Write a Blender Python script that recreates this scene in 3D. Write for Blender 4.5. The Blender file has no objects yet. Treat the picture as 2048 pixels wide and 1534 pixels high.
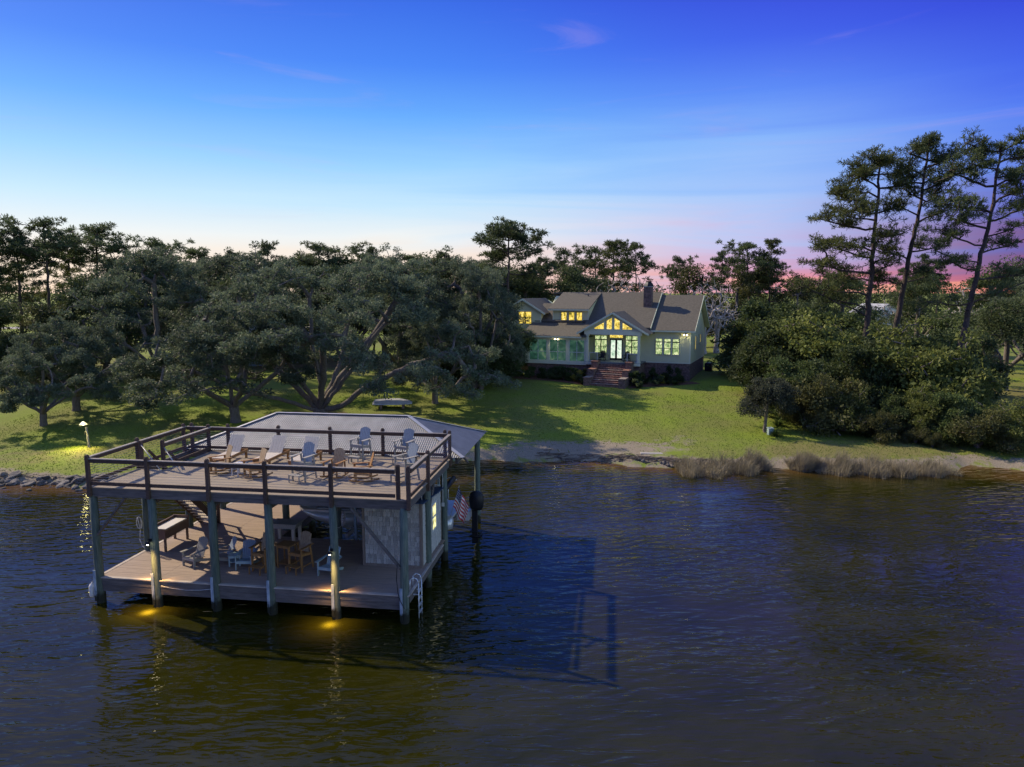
import bpy, bmesh, math, random
import numpy as np
from mathutils import Vector, Matrix, Euler

S = bpy.context.scene
R_ = math.radians
def lin(c):
    return tuple(((x/255)/12.92 if x/255 <= .04045 else ((x/255+.055)/1.055)**2.4) for x in c)

# ---------------------------------------------------------------- camera
CAM_Z, PITCH, FPX = 12.0, 7.4, 1400.0
cd = bpy.data.cameras.new('camera'); cam = bpy.data.objects.new('camera', cd)
S.collection.objects.link(cam)
cd.sensor_width = 36.0; cd.lens = 36.0*FPX/2048.0
cd.clip_start = .2; cd.clip_end = 6000
cam.location = (0, 0, CAM_Z); cam.rotation_euler = (R_(90-PITCH), 0, 0)
S.camera = cam

# ---------------------------------------------------------------- exposure
S.view_settings.view_transform = 'Standard'; S.view_settings.look = 'None'
EXPO = 0.85
S.view_settings.exposure = EXPO; S.view_settings.gamma = 1.0
S.view_settings.use_curve_mapping = False

# ---------------------------------------------------------------- sun
SUN_AZ = R_(-30.2)           # heading of the shadows, measured from +X
SUN_EL = R_(36.3)
sl = bpy.data.lights.new('sun', 'SUN'); so = bpy.data.objects.new('sun', sl)
S.collection.objects.link(so)
sl.energy = 3.3; sl.angle = R_(.7); sl.color = (1.0, .84, .62)
sd = Vector((math.cos(SUN_AZ)*math.cos(SUN_EL), math.sin(SUN_AZ)*math.cos(SUN_EL), -math.sin(SUN_EL)))
so.rotation_euler = sd.to_track_quat('-Z', 'Y').to_euler()
so.location = (-60, 60, 70)

# ---------------------------------------------------------------- sky
W = bpy.data.worlds.new('World'); S.world = W; W.use_nodes = True
def build_sky():
    nt = W.node_tree; N = nt.nodes; K = nt.links; N.clear()
    out = N.new('ShaderNodeOutputWorld'); bg = N.new('ShaderNodeBackground')
    tc = N.new('ShaderNodeTexCoord'); sep = N.new('ShaderNodeSeparateXYZ')
    K.new(tc.outputs['Generated'], sep.inputs[0])
    def M(op, a, b=None, clamp=False):
        n = N.new('ShaderNodeMath'); n.operation = op; n.use_clamp = clamp
        for i, v in enumerate((a, b)):
            if v is None: continue
            if isinstance(v, (int, float)): n.inputs[i].default_value = v
            else: K.new(v, n.inputs[i])
        return n.outputs[0]
    az = M('ARCTAN2', sep.outputs[0], sep.outputs[1])          # 0 ahead, + to the right
    d = M('ABSOLUTE', M('ADD', az, R_(60)))                     # away from the sun's heading
    d = M('MINIMUM', d, M('SUBTRACT', 2*math.pi, d))
    # thin stretched cloud streaks
    cmb = N.new('ShaderNodeCombineXYZ')
    K.new(M('MULTIPLY', M('SINE', az), 2.2), cmb.inputs[0]); K.new(M('MULTIPLY', sep.outputs[2], 30.0), cmb.inputs[1])
    K.new(M('MULTIPLY', M('COSINE', az), 2.2), cmb.inputs[2])
    nz = N.new('ShaderNodeTexNoise'); nz.inputs['Scale'].default_value = 1.0; nz.inputs['Detail'].default_value = 6
    nz.inputs['Roughness'].default_value = .55; nz.inputs['Distortion'].default_value = .6
    K.new(cmb.outputs[0], nz.inputs['Vector'])
    wob = M('SUBTRACT', nz.outputs['Fac'], .5)
    low = M('MULTIPLY', M('SUBTRACT', 1.0, M('MULTIPLY', sep.outputs[2], 3.6), clamp=True), M('SUBTRACT', M('MULTIPLY', d, 1.3), .75, clamp=True))
    z2 = M('ADD', sep.outputs[2], M('MULTIPLY', M('MULTIPLY', wob, low), .25))
    z2 = M('MAXIMUM', z2, 0.0)
    zz = M('POWER', z2, .5)
    def ramp(stops):
        r = N.new('ShaderNodeValToRGB'); e = r.color_ramp.elements
        r.color_ramp.interpolation = 'B_SPLINE' if False else 'LINEAR'
        while len(e) > 1: e.remove(e[-1])
        for i, (p, c) in enumerate(stops):
            x = e[0] if i == 0 else e.new(p**.5)
            x.position = p**.5; x.color = (*lin(c), 1)
        K.new(zz, r.inputs[0]); return r.outputs[0]
    left = ramp([(0, (246, 214, 188)), (.045, (250, 232, 216)), (.075, (236, 240, 242)), (.12, (196, 229, 251)), (.17, (150, 207, 254)),
                 (.23, (96, 170, 252)), (.29, (60, 130, 246)), (.366, (38, 98, 230)), (.6, (40, 96, 220)), (1, (40, 92, 210))])
    mid = ramp([(0, (250, 186, 166)), (.012, (230, 146, 164)), (.027, (210, 158, 196)), (.05, (196, 178, 226)), (.085, (184, 190, 238)), (.125, (166, 194, 248)),
                (.19, (132, 178, 250)), (.25, (86, 134, 246)), (.31, (56, 90, 234)), (.366, (44, 62, 218)), (.6, (42, 84, 218)), (1, (40, 90, 208))])
    right = ramp([(0, (230, 130, 120)), (.018, (168, 76, 122)), (.045, (104, 58, 134)), (.085, (84, 66, 164)), (.12, (82, 94, 202)), (.15, (88, 126, 234)),
                  (.2, (72, 116, 242)), (.25, (54, 88, 234)), (.31, (42, 60, 218)), (.366, (36, 40, 198)), (.6, (38, 86, 206)), (1, (40, 88, 206))])
    def sstep(x, a, b):
        n = N.new('ShaderNodeMapRange'); n.interpolation_type = 'SMOOTHSTEP'; K.new(x, n.inputs[0])
        n.inputs[1].default_value = a; n.inputs[2].default_value = b; return n.outputs[0]
    def mix(f, a, b):
        n = N.new('ShaderNodeMix'); n.data_type = 'RGBA'
        if isinstance(f, float): n.inputs[0].default_value = f
        else: K.new(f, n.inputs[0])
        K.new(a, n.inputs[6]); K.new(b, n.inputs[7]); return n.outputs[2]
    g = mix(sstep(d, R_(50), R_(84)), left, mid)
    g = mix(sstep(d, R_(78), R_(99)), g, right)
    cm2 = N.new('ShaderNodeCombineXYZ'); K.new(M('MULTIPLY', M('SINE', az), 1.6), cm2.inputs[0]); K.new(M('MULTIPLY', sep.outputs[2], 12.0), cm2.inputs[1]); K.new(M('MULTIPLY', M('COSINE', az), 1.6), cm2.inputs[2])
    n3 = N.new('ShaderNodeTexNoise'); n3.inputs['Scale'].default_value = 1.7; n3.inputs['Detail'].default_value = 8; n3.inputs['Roughness'].default_value = .6; n3.inputs['Distortion'].default_value = 1.0; K.new(cm2.outputs[0], n3.inputs['Vector'])
    wisp = N.new('ShaderNodeRGB'); wisp.outputs[0].default_value = (*lin((206, 170, 214)), 1)
    g = mix(M('MULTIPLY', sstep(n3.outputs['Fac'], .56, .78), .15), g, wisp.outputs[0])
    # a share of physical daylight sky, its sun in the same direction as the lamp
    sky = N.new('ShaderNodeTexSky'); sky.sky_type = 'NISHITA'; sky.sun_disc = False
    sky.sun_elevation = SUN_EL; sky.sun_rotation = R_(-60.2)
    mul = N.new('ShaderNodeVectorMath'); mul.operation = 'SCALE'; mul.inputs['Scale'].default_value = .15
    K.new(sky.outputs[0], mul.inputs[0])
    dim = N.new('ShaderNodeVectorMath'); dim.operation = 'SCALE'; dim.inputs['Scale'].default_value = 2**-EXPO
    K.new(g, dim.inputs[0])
    g = mix(M('MAXIMUM', M('ADD', M('MULTIPLY', sstep(sep.outputs[2], .40, .9), .42), .04), M('MULTIPLY', sstep(d, R_(100), R_(150)), .8)), dim.outputs[0], mul.outputs[0])  # unseen sky overhead and behind the camera shaped towards daylight to lift the shade
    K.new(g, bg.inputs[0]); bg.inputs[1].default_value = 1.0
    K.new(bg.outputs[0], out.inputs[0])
build_sky()
S.cycles.max_bounces = 6; S.cycles.diffuse_bounces = 3; S.cycles.glossy_bounces = 3; S.cycles.transmission_bounces = 4
S.cycles.use_denoising = True
S.cycles.sample_clamp_indirect = 2.5; S.cycles.sample_clamp_direct = 5.0
# ================================================================ helpers
C = S.collection
def _link(o, parent=None):
    C.objects.link(o)
    if parent is not None: o.parent = parent
    return o
def tag(o, label=None, cat=None, group=None, kind=None):
    if label: o['label'] = label
    if cat: o['category'] = cat
    if group: o['group'] = group
    if kind: o['kind'] = kind
    return o
def empty(name, loc=(0, 0, 0), rz=0, parent=None, scale=None):
    o = bpy.data.objects.new(name, None); o.empty_display_size = .2
    o.location = loc; o.rotation_euler = (0, 0, rz)
    if scale is not None: o.scale = (scale,)*3 if isinstance(scale, (int, float)) else scale
    return _link(o, parent)
def thing(name, label, cat, loc=(0, 0, 0), rz=0, group=None, scale=None):
    return tag(empty(name, loc, rz, None, scale), label, cat, group)
def np_mesh(name, V, F, mat=None, smooth=False):
    V = np.asarray(V, dtype=np.float32).reshape(-1, 3); F = np.asarray(F, dtype=np.int32)
    me = bpy.data.meshes.new(name); k = F.shape[1]
    me.vertices.add(len(V)); me.vertices.foreach_set('co', V.ravel())
    me.loops.add(F.size); me.loops.foreach_set('vertex_index', F.ravel())
    me.polygons.add(len(F)); me.polygons.foreach_set('loop_start', np.arange(0, F.size, k, dtype=np.int32))
    try: me.polygons.foreach_set('loop_total', np.full(len(F), k, dtype=np.int32))
    except Exception: pass
    if smooth: me.polygons.foreach_set('use_smooth', np.ones(len(F), dtype=bool))
    me.update(calc_edges=True)
    if mat: me.materials.append(mat)
    return me
def mobj(name, me, parent=None, loc=None, rot=None, scale=None):
    o = bpy.data.objects.new(name, me)
    if loc is not None: o.location = loc
    if rot is not None: o.rotation_euler = rot
    if scale is not None: o.scale = (scale,)*3 if isinstance(scale, (int, float)) else scale
    return _link(o, parent)
class MB:
    """collects boxes, beams, tubes and plates for ONE mesh"""
    def __init__(s): s.v = []; s.f = []
    def add(s, vs, fs):
        n = len(s.v); s.v += [tuple(p) for p in vs]; s.f += [tuple(i+n for i in f) for f in fs]; return s
    def box(s, c, d, rot=None):
        x, y, z = (k/2 for k in d)
        vs = [Vector((sx*x, sy*y, sz*z)) for sz in (-1, 1) for sy in (-1, 1) for sx in (-1, 1)]
        if rot is not None: vs = [rot @ v for v in vs]
        c = Vector(c)
        return s.add([v+c for v in vs], [(0, 2, 3, 1), (4, 5, 7, 6), (0, 1, 5, 4), (2, 6, 7, 3), (0, 4, 6, 2), (1, 3, 7, 5)])
    def b2(s, x0, x1, y0, y1, z0, z1):
        return s.box(((x0+x1)/2, (y0+y1)/2, (z0+z1)/2), (x1-x0, y1-y0, z1-z0))
    def beam(s, p0, p1, w, h, up=(0, 0, 1)):
        p0, p1 = Vector(p0), Vector(p1); d = p1-p0; L = d.length; d.normalize(); u = Vector(up)
        if abs(d.dot(u)) > .98: u = Vector((0, 1, 0))
        x = d.cross(u).normalized(); z = x.cross(d)
        return s.box((p0+p1)/2, (w, L, h), Matrix((x, d, z)).transposed())
    def tube(s, p0, p1, r0, r1=None, n=8, cap=True):
        r1 = r0 if r1 is None else r1; p0, p1 = Vector(p0), Vector(p1); d = (p1-p0).normalized()
        u = Vector((0, 0, 1)) if abs(d.z) < .9 else Vector((1, 0, 0))
        x = d.cross(u).normalized(); y = d.cross(x)
        vs = []
        for p, r in ((p0, r0), (p1, r1)):
            for i in range(n):
                a = 2*math.pi*i/n; vs.append(p+x*math.cos(a)*r+y*math.sin(a)*r)
        fs = [(i, i+n, (i+1) % n+n, (i+1) % n) for i in range(n)]
        if cap: fs += [tuple(range(n)), tuple(range(2*n-1, n-1, -1))]
        return s.add(vs, fs)
    def path(s, pts, r, n=6):
        for a, b in zip(pts[:-1], pts[1:]): s.tube(a, b, r, r, n)
        return s
    def poly(s, pts, off):
        """plate: planar polygon extruded by the vector off"""
        off = Vector(off); k = len(pts); a = [Vector(p) for p in pts]
        return s.add(a+[p+off for p in a], [tuple(range(k-1, -1, -1)), tuple(range(k, 2*k))]+[(i, (i+1) % k, (i+1) % k+k, i+k) for i in range(k)])
    def lathe(s, prof, c=(0, 0, 0), n=14):
        c = Vector(c); vs = []; fs = []
        for r, z in prof:
            for i in range(n):
                a = 2*math.pi*i/n; vs.append(c+Vector((r*math.cos(a), r*math.sin(a), z)))
        for j in range(len(prof)-1):
            for i in range(n): fs.append((j*n+i, j*n+(i+1) % n, (j+1)*n+(i+1) % n, (j+1)*n+i))
        return s.add(vs, fs)
    def mesh(s, name, mat, smooth=False, bevel=0):
        me = bpy.data.meshes.new(name); me.from_pydata(s.v, [], s.f)
        bm = bmesh.new(); bm.from_mesh(me); bmesh.ops.recalc_face_normals(bm, faces=bm.faces)
        if bevel: bmesh.ops.bevel(bm, geom=list(bm.edges), offset=bevel, segments=1, affect='EDGES', clamp_overlap=True)
        bm.to_mesh(me); bm.free()
        me.materials.append(mat)
        if smooth:
            me.polygons.foreach_set('use_smooth', [True]*len(me.polygons))
            me.update()
        return me
    def build(s, name, mat, parent=None, smooth=False, bevel=0, loc=None, rot=None):
        return mobj(name, s.mesh(name, mat, smooth, bevel), parent, loc, rot)
def copy_tree(o, parent=None):
    c = o.copy(); C.objects.link(c); c.parent = parent
    for ch in list(o.children): copy_tree(ch, c)
    return c
# image geometry: the place along a sight line at a chosen distance (used once, to find where things stand)
_c, _s = math.cos(R_(PITCH)), math.sin(R_(PITCH))
def ZW(py, Y):
    v = (767-py)/FPX; return CAM_Z+Y*(-_s+v*_c)/(_c+v*_s)
def XW(px, Y, z=2.0):
    return (px-1024)/FPX*(Y*_c-(z-CAM_Z)*_s)

# ================================================================ materials
MAT = {}
def mat(name, col, rough=.8, var=.25, scale=4.0, bump=0.0, bscale=None, metal=0.0, spec=.3, stretch=None, col2=None, objrand=0.0,
        translucent=0.0, coord='Object', detail=5, contrast=(.3, .7)):
    m = bpy.data.materials.new(name); m.use_nodes = True; nt = m.node_tree; N = nt.nodes; K = nt.links
    b = N['Principled BSDF']; b.inputs['Roughness'].default_value = rough; b.inputs['Metallic'].default_value = metal
    b.inputs['Specular IOR Level'].default_value = spec
    tc = N.new('ShaderNodeTexCoord'); mp = N.new('ShaderNodeMapping'); K.new(tc.outputs[coord], mp.inputs[0])
    if stretch: mp.inputs['Scale'].default_value = stretch
    nz = N.new('ShaderNodeTexNoise'); nz.inputs['Scale'].default_value = scale; nz.inputs['Detail'].default_value = detail
    nz.inputs['Roughness'].default_value = .62; K.new(mp.outputs[0], nz.inputs['Vector'])
    rp = N.new('ShaderNodeValToRGB'); e = rp.color_ramp.elements
    c2 = col2 or tuple(c*(1-var) for c in col); c1 = col if col2 else tuple(min(1, c*(1+var)) for c in col)
    e[0].position, e[1].position = contrast; e[0].color = (*c2, 1); e[1].color = (*c1, 1)
    K.new(nz.outputs['Fac'], rp.inputs[0]); cout = rp.outputs[0]
    if objrand:
        oi = N.new('ShaderNodeObjectInfo'); hs = N.new('ShaderNodeHueSaturation'); mr = N.new('ShaderNodeMapRange')
        mr.inputs[3].default_value = 1-objrand; mr.inputs[4].default_value = 1+objrand
        K.new(oi.outputs['Random'], mr.inputs[0]); K.new(mr.outputs[0], hs.inputs['Value']); K.new(cout, hs.inputs['Color']); cout = hs.outputs[0]
    K.new(cout, b.inputs['Base Color'])
    if bump:
        n2 = N.new('ShaderNodeTexNoise'); n2.inputs['Scale'].default_value = bscale or scale*3; n2.inputs['Detail'].default_value = 6
        K.new(mp.outputs[0], n2.inputs['Vector'])
        bp = N.new('ShaderNodeBump'); bp.inputs['Strength'].default_value = bump; bp.inputs['Distance'].default_value = .03
        K.new(n2.outputs['Fac'], bp.inputs['Height']); K.new(bp.outputs[0], b.inputs['Normal'])
    if translucent:
        tr = N.new('ShaderNodeBsdfTranslucent'); K.new(cout, tr.inputs[0]); mx = N.new('ShaderNodeMixShader'); mx.inputs[0].default_value = translucent
        K.new(b.outputs[0], mx.inputs[1]); K.new(tr.outputs[0], mx.inputs[2]); K.new(mx.outputs[0], N['Material Output'].inputs[0])
    MAT[name] = m; return m
def emit_mat(name, col, strength):
    m = bpy.data.materials.new(name); m.use_nodes = True; b = m.node_tree.nodes['Principled BSDF']
    b.inputs['Base Color'].default_value = (.8, .8, .75, 1); b.inputs['Emission Color'].default_value = (*col, 1)
    b.inputs['Emission Strength'].default_value = strength; MAT[name] = m; return m
mat('pile_wood', (.15, .175, .14), .85, scale=2.5, stretch=(9, 9, .8), bump=.5, bscale=6, col2=(.05, .078, .066), objrand=.15)
mat('cap_wood', (.30, .27, .235), .75, scale=3, stretch=(3, 3, 3), bump=.2, col2=(.17, .15, .135), objrand=.15)
mat('rail_wood', (.125, .08, .058), .75, scale=3, stretch=(6, 6, 6), bump=.3, col2=(.055, .036, .028), objrand=.2)
mat('fascia_wood', (.16, .14, .125), .8, scale=1.6, stretch=(1, 8, 8), bump=.4, bscale=5, col2=(.07, .064, .06), objrand=.15)
mat('deck_upper', (.31, .25, .18), .75, scale=2.0, stretch=(.6, 7, 2), bump=.25, bscale=8, col2=(.19, .16, .12))
mat('deck_lower', (.36, .265, .195), .7, scale=1.4, stretch=(.6, 9, 2), bump=.25, bscale=8, col2=(.24, .185, .14))
mat('deck_trim', (.42, .36, .29), .75, scale=2, bump=.2)
mat('galvanised', (.19, .195, .205), .6, scale=1.3, metal=.55, var=.18, bump=.05, spec=.5)
mat('galv_edge', (.40, .40, .39), .5, scale=1.3, metal=.3, var=.12)
mat('blue_metal', (.035, .075, .14), .4, scale=2, metal=.3, var=.15)
mat('grey_shingle', (.58, .57, .51), .9, scale=6, stretch=(10, 10, 1.2), bump=.5, bscale=3, col2=(.24, .24, .215), objrand=.26)
mat('trim_wood', (.20, .165, .13), .8, scale=3, stretch=(6, 6, 1), bump=.2)
mat('white_trim', (.55, .57, .54), .6, var=.08, scale=2)
mat('aluminium', (.62, .65, .66), .38, metal=.5, var=.1, scale=2)
mat('dark_metal', (.02, .022, .025), .45, metal=.4, var=.2)
mat('grey_chair', (.24, .30, .37), .65, scale=5, stretch=(9, 9, 2), bump=.2, col2=(.15, .19, .24), objrand=.1)
mat('teal_chair', (.33, .43, .43), .6, scale=5, bump=.15, col2=(.24, .33, .33), objrand=.08)
mat('weathered_grey_chair', (.36, .335, .29), .8, scale=5, stretch=(9, 9, 2), bump=.3, col2=(.22, .215, .20), objrand=.12)
mat('natural_wood', (.36, .19, .065), .6, scale=4, stretch=(7, 7, 1.4), bump=.2, col2=(.20, .10, .036), objrand=.12)
mat('worn_wood', (.36, .29, .19), .75, scale=3.5, stretch=(7, 7, 1.2), bump=.25, col2=(.20, .125, .07), objrand=.12)
mat('pale_wood', (.55, .50, .42), .75, scale=4, stretch=(9, 9, 1.2), bump=.2, col2=(.40, .35, .28), objrand=.1)
mat('brown_cabinet', (.11, .068, .05), .55, scale=3, bump=.1, objrand=.05)
mat('white_top', (.62, .60, .56), .5, var=.08, scale=3)
mat('cable_steel', (.25, .25, .26), .35, metal=.9, var=.1)
mat('white_pvc', (.42, .47, .50), .5, var=.2, scale=6, stretch=(1, 1, .4), col2=(.22, .28, .34), contrast=(.40, .62))
mat('rope', (.42, .43, .44), .9, var=.2, scale=20)
mat('siding', (.64, .65, .38), .7, var=.06, scale=1.5, bump=.05)
mat('house_trim', (.66, .69, .48), .6, var=.05, scale=2)
mat('asphalt_shingle', (.112, .102, .078), .9, var=.28, scale=5, bump=.7, bscale=14, contrast=(.25, .75))
mat('window_frame', (.012, .014, .018), .4, var=.1)
mat('porch_floor', (.16, .18, .18), .6, var=.1)
mat('porch_dark', (.05, .075, .06), .8, var=.2, scale=1)
mat('dark_chair', (.022, .02, .02), .5, var=.2)
mat('concrete', (.34, .32, .29), .9, var=.15, scale=1.2, bump=.2)
mat('mulch', (.12, .062, .035), .95, var=.5, scale=9, bump=.8, bscale=22)
mat('rock', (.17, .155, .14), .9, scale=3, bump=.6, bscale=7, col2=(.07, .065, .06), objrand=.45)
mat('driftwood', (.15, .115, .085), .9, scale=5, bump=.3, var=.4, objrand=.3)
mat('reed', (.33, .285, .19), .9, scale=1.2, col2=(.16, .14, .085), translucent=.25, coord='Object')
mat('oak_bark', (.20, .175, .15), .95, scale=3, stretch=(4, 4, 1), bump=.8, bscale=5, col2=(.09, .08, .07))
mat('pine_bark', (.11, .085, .07), .95, scale=4, stretch=(5, 5, 1), bump=.9, bscale=5, col2=(.04, .032, .03))
mat('grey_bark', (.34, .31, .275), .95, scale=4, var=.3, bump=.3)
LEAF = dict(rough=.62, spec=.22, translucent=.36, coord='Object', detail=3)
mat('oak_leaf', (.175, .215, .125), col2=(.040, .064, .034), scale=1.3, objrand=.24, contrast=(.32, .66), **LEAF)
mat('pine_needle', (.11, .14, .055), col2=(.055, .08, .036), scale=.5, objrand=.16, contrast=(.32, .66), **LEAF)
mat('pine_needle_warm', (.125, .14, .04), col2=(.055, .075, .028), scale=.4, objrand=.08, contrast=(.32, .66), **LEAF)
mat('broad_leaf', (.105, .135, .048), col2=(.042, .064, .027), scale=1.0, objrand=.28, contrast=(.32, .66), **LEAF)
mat('olive_leaf', (.125, .125, .04), col2=(.05, .064, .024), scale=.8, objrand=.2, contrast=(.32, .66), **LEAF)
mat('vine_leaf', (.195, .215, .05), col2=(.06, .09, .024), scale=1.4, objrand=.3, contrast=(.32, .66), **LEAF)
mat('thicket_leaf', (.11, .145, .042), col2=(.036, .062, .021), scale=1.2, objrand=.34, contrast=(.32, .66), **LEAF)
mat('magnolia_leaf', (.08, .092, .055), col2=(.04, .05, .03), scale=1.2, **LEAF)
mat('shrub_leaf', (.075, .11, .03), col2=(.025, .05, .015), scale=2.5, objrand=.3, **LEAF)
mat('yellow_leaf', (.42, .36, .05), col2=(.16, .17, .03), scale=4, **LEAF)
mat('blade_leaf', (.10, .15, .03), col2=(.05, .08, .02), scale=3, **LEAF)

def stain(name):
    # wet, weedy band where the river stands on the timber
    m = MAT[name]; nt = m.node_tree; N = nt.nodes; K = nt.links; b = N['Principled BSDF']; src = b.inputs['Base Color'].links[0].from_socket
    tc = N.new('ShaderNodeTexCoord'); sp = N.new('ShaderNodeSeparateXYZ'); K.new(tc.outputs['Object'], sp.inputs[0]); nz = N.new('ShaderNodeTexNoise'); nz.inputs['Scale'].default_value = 5; K.new(tc.outputs['Object'], nz.inputs['Vector'])
    ma = N.new('ShaderNodeMath'); ma.operation = 'MULTIPLY_ADD'; K.new(nz.outputs['Fac'], ma.inputs[0]); ma.inputs[1].default_value = .7; K.new(sp.outputs[2], ma.inputs[2])
    mr = N.new('ShaderNodeMapRange'); mr.interpolation_type = 'SMOOTHSTEP'; K.new(ma.outputs[0], mr.inputs[0]); mr.inputs[1].default_value = .62; mr.inputs[2].default_value = .95; mr.inputs[3].default_value = 1; mr.inputs[4].default_value = 0
    mx = N.new('ShaderNodeMix'); mx.data_type = 'RGBA'; K.new(mr.outputs[0], mx.inputs[0]); K.new(src, mx.inputs[6]); mx.inputs[7].default_value = (.022, .024, .016, 1); K.new(mx.outputs[2], b.inputs['Base Color'])
stain('pile_wood'); stain('white_pvc')
# ================================================================ the setting: ground, water, drive, road
XS = [-3000, -200, -90, -50, -36, -32, -26, -20, -14, -8, -2, 5.6, 10.6, 14, 18.3, 24, 30, 32.2, 35, 45, 70, 120, 3000]
YS = [30, 36, 40, 43.6, 43.6, 43.2, 42.4, 44, 46.5, 48.6, 49.7, 48.9, 47.6, 46.6, 46.9, 46.2, 46.8, 48.2, 46.6, 45, 43, 40, 30]
def shore(x): return np.interp(x, XS, YS)
DP = [-400, -60, -9, -2.5, 0, .5, 1.6, 8, 18, 26, 34, 60, 200, 3000]
ZP = [-4, -3, -1.6, -.4, 0.02, .3, .48, .85, 1.6, 2.25, 2.5, 2.9, 3.6, 8]
def gz0(x, y):
    x = np.asarray(x, float); y = np.asarray(y, float)
    d = y-shore(x)+.3*np.sin(x*.55+2)+.26*np.sin(x*.9)+.2*np.sin(x*2.3+1.2)+.12*np.sin(x*4.1+y)
    z = np.interp(d, DP, ZP)
    return z+np.where(d > 1, .05*np.sin(x*.31+y*.17)+.04*np.sin(x*.13-y*.41), 0)
def GZ(x, y): return float(gz0(x, y))
def graded(lo, hi, step, far, k=1.22):
    a = list(np.arange(lo, hi+.001, step)); s = step; p = hi
    while p < far: s *= k; p += s; a.append(p)
    return a
xs = np.array(sorted(set([-v for v in graded(0, 62, .7, 3000)]+graded(0, 62, .7, 3000))))
ys = np.array([-400, -150, -60, -20, 0, 10, 20, 28, 34]+graded(37, 105, .6, 3000))
X, Y = np.meshgrid(xs, ys); Z = gz0(X, Y)
nx, ny = len(xs), len(ys)
idx = (np.arange(ny-1)[:, None]*nx+np.arange(nx-1)[None]).ravel()
F = np.stack([idx, idx+1, idx+nx+1, idx+nx], 1)
D = Y-shore(X)
def blob(cx, cy, rx, ry, p=1.0): return np.clip(1.25-np.sqrt(((X-cx)/rx)**2+((Y-cy)/ry)**2), 0, 1)**p
rngg = np.random.default_rng(5)
bare = np.clip(1.2-np.abs(D-.6)/1.5, 0, 1)*.8
bare = np.maximum(bare, blob(5.5, 51.2, 10, 3.0)*.95*(D > -2))
bare = np.maximum(bare, blob(13.2, 53.0, 2.6, 2.4)*.5)
bare = np.maximum(bare, blob(-9, 57, 5, 2.6)*.8)
bare = np.maximum(bare, np.clip(1-(D+1.2)/1.6, 0, 1)*(D < 1.2))
litter = np.maximum.reduce([blob(-17, 60, 9, 4)*.75, blob(-34, 68, 16, 5)*.5, blob(4, 73.6, 10.5, 1.5)*0, blob(40, 58, 13, 8)*.6, blob(-20, 92, 60, 16)*.8, blob(40, 88, 16, 20)*.45])
dry = np.clip(blob(40, 66, 20, 16)+blob(24, 50, 10, 4)*.8+blob(-33, 48, 12, 4)*.55, 0, 1)
me = np_mesh('ground', np.stack([X, Y, Z], -1), F, None, True)
col = me.color_attributes.new('zone', 'FLOAT_COLOR', 'POINT')
buf = np.ones((nx*ny, 4), np.float32); buf[:, 0] = bare.ravel(); buf[:, 1] = litter.ravel(); buf[:, 2] = dry.ravel()
col.data.foreach_set('color', buf.ravel())
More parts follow.
